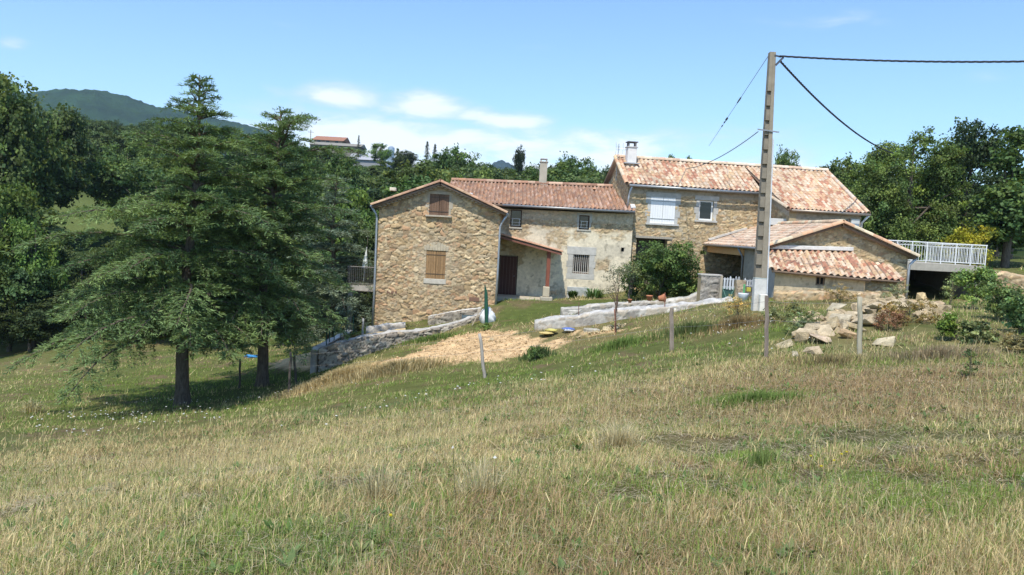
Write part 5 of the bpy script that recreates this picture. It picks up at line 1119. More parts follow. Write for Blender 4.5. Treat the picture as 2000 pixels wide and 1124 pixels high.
# picket gate, green gate, picket panel, pier two
def pickets(root, pl, u0, u1, z0, z1, n, seed, name='picket_panel', col=(.52, .54, .56)):
    rr = random.Random(seed); mb = MB(); 
    for i in range(n):
        u = u0 + (u1 - u0) * (i + .5) / n; h_ = z1 + rr.uniform(-.10, .03); w_ = (u1 - u0) / n * .30; c = tuple(np.array(col) * rr.uniform(.7, 1.2)); lo = z0 + rr.uniform(0, .05)
        mb.add([pl.w(u - w_, lo, .05), pl.w(u + w_, lo, .05), pl.w(u + w_, h_ - .06, .05), pl.w(u, h_, .05), pl.w(u - w_, h_ - .06, .05), pl.w(u - w_, lo, .025), pl.w(u + w_, lo, .025), pl.w(u + w_, h_ - .06, .025), pl.w(u, h_, .025), pl.w(u - w_, h_ - .06, .025)],
               [(0, 1, 2, 3, 4), (9, 8, 7, 6, 5), (0, 5, 6, 1), (1, 6, 7, 2), (2, 7, 8, 3), (3, 8, 9, 4), (4, 9, 5, 0)], c)
    for z in (z0 + (z1 - z0) * .2, z0 + (z1 - z0) * .75): pl.box(mb, u0, u1, z - .03, z + .03, -.02, .022, tuple(np.array(col) * .7))
    return mb.build(name, M['wood'], root)
pk = Pl(P(1408, 560, 33.2)[0], 33.2, 0); gt = thing('picket_gate', 'weathered grey picket gate with a green lower panel right of the stone pier', 'gate', pk.w(.6, -2.3))
r4 = pk.rect(1412, 541, 1438, 562); r5 = pk.rect(1410, 563, 1433, 590)
pickets(gt, pk, r4[0], r4[1] + .15, r4[2] - .1, r4[3] + .05, 6, 1)
mb = MB(); pk.box(mb, r5[0], r5[1], r5[2], r5[3], -.01, .01, (.04, .10, .08))
mb.bar(pk.w(r5[0], r5[3], .02), pk.w((r5[0] + r5[1]) / 2, r5[2], .02), .03, .03, (.16, .30, .24)); mb.bar(pk.w(r5[1], r5[3], .02), pk.w((r5[0] + r5[1]) / 2, r5[2], .02), .03, .03, (.16, .30, .24)); pk.box(mb, r5[0], r5[1], r5[3] - .03, r5[3] + .02, -.02, .03, (.16, .28, .23)); mb.build('lower_panel', M['paint'], gt)
mb = MB(); pk.box(mb, r4[0] - .12, r4[0] - .02, r5[2] - .2, r4[3] + .02, -.08, .04, (.42, .36, .27)); mb.build('gate_post', M['wood'], gt)
fp = thing('picket_fence', 'short weathered picket panel between the power pole and the lean-to', 'fence', pk.w(2, -2.4)); r6 = pk.rect(1440, 544, 1466, 575); pickets(fp, pk, r6[0] + .25, r6[1] + .2, r6[2] + .3, r6[3] + .0, 5, 2)
r7 = pk.rect(1490, 541, 1513, 572); fq = thing('picket_fence', 'last grey picket panel right of the power pole, against the lean-to corner', 'fence', pk.w(3, -2.4)); pickets(fq, pk, r7[0], r7[1], r7[2], r7[3], 5, 3); mb = MB(); pk.box(mb, r7[1] + .01, r7[1] + .10, r7[2] - .3, r7[3] + .08, -.08, .03, (.55, .52, .46)); mb.build('fence_post', M['wood'], fq)
p2 = Pl(P(1437, 560, 33.0)[0], 33.0, 0); gp2 = thing('gate_pier', 'narrow stone pier on the right side of the green gate', 'pier', p2.w(.2, -2.2)); r8 = p2.rect(1437, 547, 1455, 592); relief_wall(gp2, p2, 0, r8[1], r8[2], r8[3], [], 'rubble', 60, .04, lambda u, v: np.clip(.45 + 0 * u, 0, 1), (.50, .45, .38), thick=.35, name='pier')
bin_ = thing('garden_bin', 'small yellow and green watering things beside the white tub at the gate', 'container', P(1460, 575, 32.0))
q = P(1462, 566, 32.0); MB().box(q, (.16, .15, .17), (.50, .42, .06)).build('yellow_box', M['plastic'], bin_, bevel=.02)
q = P(1453, 570, 32.2); mb = MB(); mb.tube([q + np.array([0, 0, -.25]), q + np.array([0, 0, .3])], [.05, .04], 8, (.12, .40, .16)); mb.build('green_bottle', M['plastic'], bin_)
q = P(1452, 576, 31.4); tub = tag(MB().tube([q + np.array([0, 0, -.28]), q + np.array([0, 0, .02]), q + np.array([0, 0, .06])], [.15, .20, .21], 20, (.72, .76, .78)).build('tub', M['plastic'], None, smooth=True), 'white tub standing in the dry weeds before the gate', 'tub')

# ---------------------------------------------------------------- power pole
YP = 28.0; pp = thing('power_pole', 'tall grey concrete power pole with stepped recesses and a white painted foot', 'power pole', P(1481, 600, YP))
b = P(1481, 606, YP); t = P(1508, 103, YP); zw = P(1481, 545, YP)[2]
def pw_(z): k = (z - b[2]) / (t[2] - b[2]); return b[0] + (t[0] - b[0]) * k, .215 - .115 * k
mb = MB(); CP = (.31, .265, .20)
def slabz(z0, z1, ox0, ox1, d0, d1, col):
    x0, w0 = pw_(z0); x1, w1_ = pw_(z1)
    mb.hexa([(x0 + ox0 * w0, YP + d0, z0), (x0 + ox1 * w0, YP + d0, z0), (x0 + ox1 * w0, YP + d1, z0), (x0 + ox0 * w0, YP + d1, z0), (x1 + ox0 * w1_, YP + d0, z1), (x1 + ox1 * w1_, YP + d0, z1), (x1 + ox1 * w1_, YP + d1, z1), (x1 + ox0 * w1_, YP + d1, z1)], col)
slabz(zw, t[2], .02, 1.0, -.13, .13, CP)                                        # right flange
n = 13; zz0 = zw; hp = (t[2] * .80 - zw) / n
slabz(zw, t[2], -.998, -.82, .02, .13, tuple(np.array(CP) * .95))
for i in range(n):       # left side: bridges and recesses, shade put into their darker colours
    a = zw + i * hp; slabz(a, a + hp * .74, -1.0, .017, -.11, .12, tuple(np.array(CP) * .82)); slabz(a + hp * .74 + .002, a + hp - .002, -.98, .015, -.02, .118, (.24, .205, .16))
slabz(zw + n * hp, t[2], -1.0, .017, -.12, .12, CP)
mb.build('shaft', M['concrete'], pp, bevel=.006)
mb = MB(); slabz(b[2] - .8, zw, -1.05, 1.03, -.14, .14, (.60, .58, .53)); slabz(zw + .002, zw + .04, -1.05, 1.03, -.14, .14, (.44, .50, .48)); mb.build('painted_foot', M['concrete'], pp, bevel=.02)
mb = MB(); q = P(1510, 118, YP); mb.bar((t[0] + .05, YP - .12, t[2] - .12), (t[0] + .28, YP - .12, t[2] - .16), .05, .05, (.10, .10, .11)); mb.bar((t[0] + .12, YP - .12, t[2] - .45), (t[0] + .35, YP - .16, t[2] - .18), .06, .07, (.10, .10, .11)); mb.build('cable_bracket', M['metal'], pp)
mb = MB(); zb_ = P(1495, 255, YP)[2]; xb_, wb_ = pw_(zb_); mb.bar((xb_ - .40, YP - .15, zb_), (xb_ + .34, YP - .15, zb_ - .06), .04, .04, (.34, .34, .34)); mb.build('wall_bracket', M['metal'], pp)
mb = MB(); x_, w_ = pw_(zw + 2); pts = [(pw_(z)[0] + pw_(z)[1] + .03, YP - .12, z) for z in np.linspace(b[2] - .1, zb_ - .3, 10)]; mb.tube(pts, .022, 6, (.66, .68, .70)); mb.build('conduit', M['plastic'], pp)
mb = MB(); q = P(1490, 575, YP - .25); q2 = P(1489, 606, YP - .25); mb.box((q[0], YP - .3, (q[2] + q2[2]) / 2 - .2), (.26, .24, q[2] - q2[2] + .4), (.74, .70, .60)); mk = tag(mb.build('meter_box', M['concrete'], None, bevel=.015), 'small cream concrete box at the foot of the power pole', 'utility box')
def cable(name, label, pts, r, sag=0.0, twist=0, col=(.03, .03, .035), n=40):
    pts = [np.array(p, float) for p in pts]; a, b_ = pts[0], pts[-1]; path = []
    for i in range(n + 1):
        s = i / n; p = a * (1 - s) + b_ * s; p = p + np.array([0, 0, -4 * sag * s * (1 - s)]); path.append(p)
    mb = MB()
    if twist:
        L_ = np.linalg.norm(b_ - a); m = int(L_ * 14); d = unit(b_ - a); s1_ = unit(np.cross(d, np.array([0, 0, 1.]))); s2 = np.cross(s1_, d)
        for ph in (0, 2.094, 4.188):
            pp_ = []
            for i in range(m + 1):
                s = i / m; p = a * (1 - s) + b_ * s + np.array([0, 0, -4 * sag * s * (1 - s)]); an = ph + s * L_ * 2 * math.pi / twist; pp_.append(p + (s1_ * math.cos(an) + s2 * math.sin(an)) * r * .9)
            mb.tube(pp_, r, 5, col)
    else: mb.tube(path, r, 6, col)
    return tag(mb.build(name, M['cable'], None, smooth=True), label, 'cable')
at = np.array([t[0] + .22, YP - .14, t[2] - .14])
cable('power_cable', 'thick twisted black cable running level from the pole top out to the right edge', [at, P(2600, 90, 22)], .019, .30, .75)
cable('power_cable', 'thick twisted cable sloping from the pole top down into the lime tree', [np.array([t[0] + .25, YP - .14, t[2] - .3]), P(1745, 300, 47)], .022, .45, .8)
e_ = P(1372, 312, 44); cable('service_wire', 'thin wire from the middle of the pole down to the roof ridge of the farmhouse', [(xb_ - .38, YP - .15, zb_ - .08), P(1340, 330, 41.6)], .016, .25, 0, (.10, .10, .11))
cable('service_wire', 'short wire before the farmhouse tiles dropping to the wall by the white shutters', [P(1340, 330, 41.6), P(1319, 374, 42.3)], .016, .02, 0, (.42, .42, .42))
a0 = np.array([t[0] - .12, YP, t[2] - .12]); b0 = P(1385, 285, 60)
ow = thing('phone_wire', 'thin faded wire with black insulator beads falling left from the pole top', 'cable', a0); MB().tube([a0 * (1 - s) + b0 * s for s in np.linspace(0, 1, 12)], .011, 5, (.20, .23, .27)).build('wire', M['cable'], ow)
for s0_, l_, r_ in ((.31, .035, .035), (.345, .02, .03), (.55, .03, .055), (.60, .02, .04), (.66, .02, .035)):
    s0_ *= .93; p0 = a0 * (1 - s0_) + b0 * s0_; p1 = a0 * (1 - s0_ - l_ * .8) + b0 * (s0_ + l_ * .8); MB().tube([p0, p1], r_, 6, (.035, .035, .04)).build('insulator', M['cable'], ow)

# ---------------------------------------------------------------- fence posts
def post(label, px, pyt, pyb, Y, w_=.10, tilt=0, col=(.30, .25, .20), group=None, round_=False):
    zb_ = P(px, pyb, Y)[2]; x, y = P(px, pyb, Y)[:2]; zg = min(h1(x, y), zb_ + .15); tp = P(px + tilt, pyt, Y); mb = MB(); rr = random.Random(px)
    n = 7; pts = []; w_ *= .86; base = np.array([x, y, zg - .35]); tp = np.array(tp)
    for i in range(n + 1):
        s = i / n; pts.append(base * (1 - s) + tp * s + np.array([rr.uniform(-1, 1), rr.uniform(-1, 1), 0]) * .012)
    mb.tube(pts, [w_ * .5 * (1.05 - .14 * i / n) for i in range(n + 1)], 10 if round_ else 5, col)
    o = mb.build('fence_post', M['wood'], None, smooth=round_); o['label'] = label; o['category'] = 'post'; return o
post('pale grey wooden post in front of the boulder pile, nearest right', 1680, 580, 700, 18.0, .13, 0, (.40, .36, .26), round_=True)
post('brown wooden post just right of the painted pole foot', 1498, 578, 698, 18.5, .115, 0, (.25, .20, .16))
post('weathered wooden post standing alone below the grey path wall', 1312, 602, 690, 23.0, .15, 0, (.30, .24, .19))
post('crooked pale post leaning left in front of the sandy dirt heap', 950, 652, 740, 24.0, .12, -13, (.38, .34, .29), round_=True)
post('rusty thin stake under the grey green sapling', 1204, 604, 656, 28.5, .040, -4, (.26, .10, .06), round_=True)
post('dark stake leaning right at the dirt patch beside the second cedar', 563, 688, 772, 29, .11, 5, (.10, .085, .07), round_=True)
post('short dark stake crossing the leaning stake beside the second cedar', 581, 690, 736, 31, .12, -7, (.09, .08, .065), round_=True)
post('thin dark post standing between the two cedar trunks', 468, 700, 757, 31, .10, 1, (.09, .075, .06), round_=True)
post('pale post touching the left side of the tallest cedar trunk', 347, 695, 790, 29, .10, 1, (.34, .30, .24), round_=True)
post('thin rusty iron rod on the lawn edge before the iris clump', 1131, 590, 618, 31.5, .035, 0, (.15, .08, .06), round_=True)
post('thin rusty iron rod beside the terracotta pots', 1299, 572, 602, 31.6, .04, 0, (.22, .09, .06), round_=True)
post('grey post at the patio edge left of the gabled house', 709, 622, 656, 34.5, .11, 0, (.34, .33, .31), round_=True)
post('white leaning pole under the small balcony', 693, 642, 604, 36.8, .06, 4, (.62, .62, .62), round_=True) if False else None
gmesh = 'green posts of the wire fence on the patio wall'
for i, (px, pt, pb_) in enumerate([(638, 643, 680), (644, 641, 674), (653, 637, 669), (666, 632, 661), (678, 623, 653), (690, 618, 647)]):
    Y = 34.0 + i * .75; o = post(['first green fence post from the left on the patio wall', 'second green fence post from the left on the patio wall', 'third green fence post from the left on the patio wall', 'fourth green fence post from the left on the patio wall', 'fifth green fence post from the left on the patio wall', 'sixth green fence post, nearest the balcony pillar'][i], px, pt, pb_, Y, .05, 0, (.03, .10, .07), round_=True); o['group'] = gmesh
# wires of the field fence
def wires(label, plist, zs_off, r=.004):
    mb = MB()
    for dz in zs_off:
        for (a, b_) in zip(plist[:-1], plist[1:]):
            a_ = np.array(P(*a)) + np.array([0, 0, dz]); c_ = np.array(P(*b_)) + np.array([0, 0, dz]); mb.tube([a_ * (1 - s) + c_ * s - np.array([0, 0, .12 * s * (1 - s)]) for s in np.linspace(0, 1, 8)], r, 4, (.28, .26, .24), cap=False)
    return tag(mb.build('fence_wire', M['cable'], None), label, 'wire')
wires('thin strands of wire strung between the field fence posts', [(563, 692, 29), (939, 656, 24), (1312, 606, 23), (1498, 584, 18.5), (1680, 586, 18)], (-.06, -.5))
# ---------------------------------------------------------------- odds and ends
q = P(952, 634, 35.6); bag = thing('builders_bag', 'bulging white rubble bag standing at the corner of the gabled house', 'bag', q)
bm_ = bmesh.new(); bmesh.ops.create_icosphere(bm_, subdivisions=4, radius=1)
me = bpy.data.meshes.new('bag'); 
for v in bm_.verts:
    c = v.co.copy(); n_ = vnoise(np.array([c.x * 2.2 + 5]), np.array([c.y * 2.2 + c.z * 2.5 + 5]), 3)[0]; n2 = vnoise(np.array([c.x * 7 + 5]), np.array([c.y * 7 + c.z * 5 + 5]), 5)[0]; k = .82 + .30 * n_ + .06 * n2
    tz = max(c.z, -.75); v.co = Vector((c.x * .36 * k, c.y * .32 * k, (tz + .75) * .44 * (1 + .05 * n2) * (1 - .15 * (c.x > .3))))
bm_.to_mesh(me); a = me.color_attributes.new('Col', 'FLOAT_COLOR', 'CORNER'); a.data.foreach_set('color', np.tile([.74, .74, .72, 1.], len(me.loops)).ravel()); me.materials.append(M['cloth']); me.polygons.foreach_set('use_smooth', [True] * len(me.polygons))
o = bpy.data.objects.new('sack', me); C.objects.link(o); o.parent = bag
q1 = P(951, 632, 35.2); q2 = P(950, 562, 35.2); rl = thing('fence_mesh_roll', 'dark green roll of wire mesh standing upright in front of the white bag', 'mesh roll', q1)
mb = MB(); 
for k in range(4): dx = (k - 2) * .030; mb.tube([q1 + np.array([dx, .02 * (k % 2), -.1]), (q1 + q2) / 2 + np.array([dx * 1.3, 0, 0]), q2 + np.array([dx * 1.1, 0, -.10 * k + .1])], .030, 6, (.02, .075 + .015 * (k % 3), .055))
mb.build('roll', M['plastic'], rl)
a = P(922, 636, 35.4); b_ = P(946, 590, 35.4); tag(MB().bar(a, b_, .10, .04, (.48, .40, .29)).build('wooden_plank', M['wood'], None), 'plank leaning against the green mesh roll', 'plank')
pq = Pl(P(898, 626, 36.4)[0], 36.4, 0); r4 = pq.rect(903, 617, 927, 638); gr = thing('metal_grille', 'blue grey louvred grille leaning on the ramp wall', 'grille', pq.w(r4[0], r4[2])); mb = MB()
for k in range(6): z = r4[2] + (r4[3] - r4[2]) * (k + .5) / 6; pq.box(mb, r4[0] + .02, r4[1] - .02, z - .035, z + .02, .0, .05, (.15, .22, .25))
mb.build('slats', M['metal'], gr); mb = MB(); pq.box(mb, r4[0] - .03, r4[0] + .018, r4[2], r4[3] + .03, -.01, .06, (.12, .17, .19)); pq.box(mb, r4[1] - .018, r4[1] + .03, r4[2], r4[3] + .03, -.01, .06, (.12, .17, .19)); pq.box(mb, r4[0] + .019, r4[1] - .019, r4[3] - .005, r4[3] + .03, -.01, .058, (.12, .17, .19)); mb.build('frame', M['metal'], gr)
def sackm(name, label, px, py, Y, sx, sy, sz, col, cat, mat='plastic', seed=1, col2=None):
    q = P(px, py, Y); bm = bmesh.new(); bmesh.ops.create_icosphere(bm, subdivisions=3, radius=1)
    for v in bm.verts:
        c = v.co.copy(); n_ = vnoise(np.array([c.x * 2 + seed * 3.1]), np.array([c.y * 2 + c.z * 3 + 5]), seed)[0]; k = .7 + .6 * n_; v.co = Vector((c.x * sx * k, c.y * sy * k, c.z * sz * k))
    me = bpy.data.meshes.new(name); bm.to_mesh(me); a = me.color_attributes.new('Col', 'FLOAT_COLOR', 'CORNER'); arr = []
    for p in me.polygons:
        cc = col2 if (col2 and p.center.z > sz * .35) else col; arr += [cc[0], cc[1], cc[2], 1.] * len(p.loop_indices)
    a.data.foreach_set('color', arr); me.materials.append(M[mat]); me.polygons.foreach_set('use_smooth', [True] * len(me.polygons))
    o = bpy.data.objects.new(name, me); C.objects.link(o); o.location = q; return tag(o, label, cat)
sackm('plastic_sack', 'crumpled yellow plastic sack lying at the left end of the path wall', 1076, 645, 30.4, .24, .18, .06, (.60, .52, .14), 'sack', seed=2)
sackm('plastic_sheet', 'ochre folded sheet below the yellow sack', 1066, 651, 30.2, .26, .2, .05, (.55, .42, .16), 'sheet', seed=7)
sackm('cement_sack', 'white and blue cement sack lying beside the yellow sack', 1110, 644, 30.4, .24, .18, .07, (.70, .72, .74), 'sack', seed=4, col2=(.10, .16, .42))
q = P(1155, 652, 30.0); tag(MB().box(q + np.array([0, 0, .02]), (.55, .4, .34), (.48, .44, .35), .2).build('stone_block', M['rock'], None, bevel=.03), 'squared stone block below the end of the path wall', 'block')
sackm('blue_tarp', 'small folded bright blue tarp under the cedars', 491, 696, 37, .30, .2, .07, (.05, .26, .55), 'tarp', seed=5)
def flowerpot(px, py, Y, s, label, lying=False, col=(.46, .19, .10)):
    q = P(px, py, Y); mb = MB(); prof = [(0, .09), (.02, .12), (.24, .165), (.25, .19), (.30, .19), (.30, .165), (.22, .15)]; r = []
    pts = [(0, 0, h_ * s) for h_, _ in prof]; mb2 = MB(); n = 16; b = 0
    for h_, rad in prof:
        for k in range(n): a = 6.2832 * k / n; mb2.v.append((math.cos(a) * rad * s, math.sin(a) * rad * s, h_ * s))
    for i in range(len(prof) - 1):
        for k in range(n): mb2.f.append((i * n + k, i * n + (k + 1) % n, (i + 1) * n + (k + 1) % n, (i + 1) * n + k)); mb2.c.append(col)
    mb2.f.append(tuple(range(n))[::-1]); mb2.c.append(col); e = (len(prof) - 1) * n; mb2.f.append(tuple(e + k for k in range(n))); mb2.c.append((.09, .06, .04))
    o = mb2.build('flowerpot', M['tile'], None, smooth=True); o.location = q
    if lying: o.rotation_euler = (R(80), 0, R(100))
    return tag(o, label, 'flowerpot')
flowerpot(1268, 588, 34.6, .8, 'left terracotta pot of the group, standing by the big shrub'); flowerpot(1286, 584, 34.4, .95, 'largest terracotta pot, tipped over on the stone edging', True); flowerpot(1230, 592, 34.4, .55, 'smallest reddish pot at the left foot of the big shrub')
# boulders
def boulder(name, label, px, py, Y, sx, sy, sz, seed, col=(.50, .42, .30), group=None, rot=(0, 0, 0), sink=.25):
    rr = random.Random(seed); q = (G(px, py + 6, 15, 45) if Y < 28.9 else np.array([P(px, py, Y)[0], Y, h1(P(px, py, Y)[0], Y)])) + np.array([0, 0, sz * .45]); bm = bmesh.new()
    for _ in range(rr.randint(10, 14)):
        v = Vector((rr.gauss(0, 1), rr.gauss(0, 1), rr.gauss(0, 1))).normalized(); v = v * rr.uniform(.82, 1.0); v.x = max(-.8, min(.8, v.x)); v.z = max(-.75, min(.75, v.z)); bm.verts.new((v.x * sx, v.y * sy, v.z * sz))
    bmesh.ops.convex_hull(bm, input=bm.verts); lone = [v for v in bm.verts if not v.link_faces]; bmesh.ops.delete(bm, geom=lone, context='VERTS')
    bmesh.ops.bevel(bm, geom=list(bm.edges), offset=min(sx, sy, sz) * .03, segments=1, affect='EDGES')
    bm.normal_update(); me = bpy.data.meshes.new(name); bm.to_mesh(me); bm.free()
    a = me.color_attributes.new('Col', 'FLOAT_COLOR', 'CORNER'); k = rr.uniform(.80, 1.15); arr = []
    for p in me.polygons: kk = k * rr.uniform(.85, 1.1); arr += [col[0] * kk * 1.06, col[1] * kk, col[2] * kk * .86, 1.] * len(p.loop_indices)
    a.data.foreach_set('color', arr); me.materials.append(M['rock']); o = bpy.data.objects.new(name, me); C.objects.link(o); o.location = q; o.rotation_euler = rot
    return tag(o, label, 'boulder' if name == 'boulder' else 'stone', group)
BC = (.50, .42, .29)
for a in [(1633, 602, 26.0, .55, .45, .20, 1, 'long grey slab tilted on the upper left of the boulder pile', (.46, .42, .34), (0, R(-34), 0)),
          (1582, 618, 25.6, .38, .35, .20, 2, 'brownish boulder at the upper left end of the boulder pile', (.48, .38, .26), (0, R(-12), 0)),
          (1690, 594, 27.0, .24, .3, .26, 3, 'upright pale boulder directly right of the pale grey post', (.55, .46, .33), (0, R(20), 0)),
          (1802, 572, 29.6, .24, .3, .40, 4, 'tall golden block standing before the dark undercroft', (.66, .53, .33), (0, R(-14), 0)),
          (1775, 584, 29.2, .38, .35, .20, 5, 'flat golden rock left of the tall golden block', (.58, .45, .30), (0, R(8), 0)),
          (1620, 641, 24.2, .42, .5, .30, 6, 'big angular pale boulder low in the pile', BC, (0, R(-20), 0)),
          (1645, 630, 24.4, .42, .4, .32, 7, 'whitest large boulder in the middle of the pile', (.58, .52, .42), (0, R(15), 0)),
          (1672, 640, 24.0, .36, .35, .16, 8, 'flat boulder behind the pale grey post, tilted down right', BC, (0, R(28), 0)),
          (1660, 655, 23.5, .32, .35, .22, 9, 'lowest boulder of the pile with an orange brown stain', (.55, .40, .26), (0, R(0), 0)),
          (1726, 670, 20.5, .36, .3, .17, 10, 'lone pale pointed rock lying in the dry grass right of the post', (.58, .52, .40), (0, R(-24), 0)),
          (1590, 688, 20.5, .34, .3, .17, 11, 'half buried pale rock in the grass left of the post', (.55, .46, .34), (0, R(-10), 0)),
          (1533, 672, 21.5, .28, .3, .15, 12, 'half buried rock beside the brown post', (.50, .44, .32), (0, R(-20), 0)),
          (1552, 692, 20.5, .10, .1, .12, 13, 'small upright stone in the grass near the brown post', (.62, .56, .46), (0, 0, 0)),
          (1600, 664, 23.2, .36, .35, .18, 14, 'pinkish boulder at the lower left of the pile', (.52, .42, .34), (0, R(14), 0)),
          (1575, 633, 24.6, .22, .25, .22, 15, 'small dark cornered stone at the left flank of the pile', (.44, .36, .26), (0, R(5), 0)),
          (1830, 596, 29.0, .42, .4, .18, 16, 'flat rock under the undercroft edge, right of the tall golden block', (.55, .44, .33), (0, 0, 0)),
          (960, 655, 31.0, .16, .16, .14, 17, 'round pale stone on top of the sandy heap', (.58, .50, .36), (0, 0, 0)),
          (1185, 650, 29.6, .22, .25, .15, 18, 'tan stone beside the squared block by the sapling', (.55, .47, .32), (0, 0, 0))]:
    px, py, Y, sx, sy, sz, sd__, lb, cl, rot = a
    boulder('boulder', lb, px, py, Y, sx, sy, sz, sd__ + 20, cl, None, rot)
rr = random.Random(3); 
for i in range(74):
    if i < 50: px = rr.uniform(1560, 1760); py = 655 - (px - 1560) * .28 + rr.uniform(-26, 14); Y = 25.2 + (655 - py) * .035 + rr.uniform(-.4, .4)
    else: px = rr.uniform(1735, 1860); py = 598 + rr.uniform(-8, 26) - (px - 1735) * .02; Y = 27.6 + rr.uniform(-.6, 1.2)
    s = rr.uniform(.12, .30); boulder('rubble_stone', 'small broken stone among many filling the boulder pile', px, py, Y, s * 1.3, s, s * .8, 100 + i, (.50, .41, .29), 'small stones of the boulder pile', (rr.uniform(-.4, .4), rr.uniform(-.4, .4), rr.uniform(0, 3)))
for i in range(24):
    px = rr.uniform(1575, 1770); py = 662 - (px - 1560) * .30 + rr.uniform(-22, 6); s = rr.uniform(.22, .40); boulder('rubble_stone', 'middle sized pale block among many in the boulder pile', px, py, 25.5, s * 1.2, s, s * .7, 300 + i, (.54, .46, .35), 'middle sized blocks of the boulder pile', (rr.uniform(-.4, .4), rr.uniform(-.5, .5), rr.uniform(0, 3)))
for i in range(26):
    px = rr.uniform(1120, 1220); py = rr.uniform(632, 660); Y = 29.2; s = rr.uniform(.05, .14); boulder('rubble_stone', 'small tan stone of the loose heap under the sapling', px, py, Y + rr.uniform(0, .8), s * 1.3, s, s * .8, 200 + i, (.56, .46, .30), 'tan stones under the sapling', (0, rr.uniform(-.4, .4), rr.uniform(0, 3)))
# stone wall at the far right
w7 = strip_wall('boundary_wall', 'tumbled stone wall at the right edge beside the terrace', [stn(1934, 530, 36.5, 600), stn(1960, 533, 36.2, 605), stn(2000, 540, 35.5, 612), stn(2060, 548, 35, 620)], .5, 'rubble', 71, None)
# bank below the lean-to: low stone footing
w8 = strip_wall('stone_footing', 'rough stone footing below the patchwork lean-to, half lost in weeds', [stn(1512, 571, 30.4, 600), stn(1580, 571, 29.9, 600), stn(1650, 572, 29.6, 600), stn(1720, 574, 29.6, 600)], .7, 'rubble', 72, None)

# ---------------------------------------------------------------- shrubs and plants of the yard
sh = broadleaf('shrub', 'large dense dark green shrub growing against the tall farmhouse wall', 3.1, 3.9, 301, 420, 70, .10, (.115, .185, .050), cat='shrub', skirt=.03, trunk_h=.1, clr=.07, cvar=.4)
q = P(1290, 590, 38.5); sh.location = (q[0], 38.5, q[2] - .1); sh.scale = (1.0, .8, .98)
sh2 = broadleaf('shrub', 'airy arching grey green branches on the left flank of the large shrub', 2.4, 1.7, 302, 46, 40, .07, (.16, .20, .09), cat='shrub', skirt=.1, trunk_h=.2, clr=.09)
q = P(1232, 592, 37.6); sh2.location = (q[0], 37.6, q[2] - .1)
sp = broadleaf('sapling', 'thin grey green sapling with sparse twigs above the rusty stake', 3.0, 1.2, 303, 34, 30, .050, (.17, .18, .11), trunk_h=.35, skirt=.30, clr=.07, twigc=(.18, .12, .09))
q = P(1203, 650, 28.8); sp.location = (q[0], 28.8, q[2] - .1); sp.scale = (.95, .95, (P(1203, 500, 28.8)[2] - q[2]) / 3.0)
def blades_plant(name, label, px, py, Y, n, h_, r, col, w_=.05, seed=1, cat='plant'):
    rg = np.random.default_rng(seed); q = np.array(P(px, py, Y)); a = rg.random(n) * 6.283; rr_ = r * np.sqrt(rg.random(n)) * .4; hh = h_ * rg.uniform(.6, 1.1, n); ln = r * rg.uniform(.3, 1.0, n)
    b = np.stack([np.cos(a) * rr_, np.sin(a) * rr_, np.zeros(n)], -1); m = b + np.stack([np.cos(a) * ln * .4, np.sin(a) * ln * .4, hh * .8], -1); t_ = b + np.stack([np.cos(a) * ln, np.sin(a) * ln, hh * (1 - .5 * ln / r * rg.random(n))], -1)
    sd_ = np.stack([-np.sin(a), np.cos(a), np.zeros(n)], -1) * w_ / 2; V = np.stack([b - sd_, b + sd_, m - sd_, m + sd_, t_], 1).reshape(-1, 3); i5 = np.arange(n)[:, None] * 5
    c = np.array(col)[None] * rg.uniform(.7, 1.3, n)[:, None]; o = mesh_np(name, V, i5 + np.array([[0, 1, 3, 2]]), M['grass'], np.concatenate([c, c]), None, tri=i5 + np.array([[2, 3, 4]])); o.location = q; return tag(o, label, cat)
blades_plant('iris_clump', 'spiky green iris clump at the foot of the cream wall', 1160, 586, 40.5, 150, .62, .85, (.12, .21, .075), .045, 5)
blades_plant('lawn_weed', 'dark leafy clump in the corner shade beside the porch', 1118, 584, 41, 120, .45, .4, (.07, .12, .03), .06, 6)
# weeds and brambles on the right bank
def herb(label, px, pyb, Y, h_, wd, seed, col, name='tall_weed', leaf=.10, ncl=120, per=30, cat='weed', skirt=.05):
    o = broadleaf(name, label, h_, wd, seed, int(ncl * .9), per, leaf * .75, tuple(f * c for f, c in zip((2.2, 2.05, 1.8), col)), cat=cat, skirt=skirt, trunk_h=.1, clr=.085, cvar=.35, twigc=(.18, .17, .10)); g_ = G(px, pyb, 10, 45); o.location = (g_[0], g_[1], g_[2] - .12); return o
herb('tall bright green weeds in front of the right end of the terrace', 1898, 605, 30, 1.9, 1.3, 401, (.085, .150, .045), leaf=.11, ncl=160)
herb('leafy weed clump against the boundary wall at the right', 1945, 625, 28.5, 1.5, 1.7, 402, (.075, .120, .045), ncl=150)
herb('big weed mass at the right edge of the bank', 1992, 652, 26, 1.2, 1.1, 403, (.070, .115, .045), ncl=150)
herb('vivid green shrublet beside the dry bank', 1866, 665, 24, .9, .8, 404, (.060, .110, .024), ncl=90, leaf=.08)
herb('grey green weeds right of the vivid shrublet', 1915, 668, 24, .6, 1.0, 405, (.085, .115, .055), ncl=130)
herb('brown and olive bramble dome between the boulders', 1775, 632, 26, .85, 1.5, 406, (.150, .125, .045), name='bramble', ncl=150, leaf=.06)
herb('reddish bramble at the left of the olive dome', 1735, 645, 25.5, .75, .9, 407, (.150, .095, .055), name='bramble', ncl=80, leaf=.05)
herb('pale feathery shrub at the foot of the outbuilding gutter', 1745, 590, 30.4, .85, 1.1, 408, (.15, .18, .11), name='shrub', ncl=90, leaf=.05, cat='shrub')
herb('dry brown weeds before the lean-to wall', 1640, 592, 28.6, .8, 1.6, 409, (.20, .165, .085), ncl=100, leaf=.05)
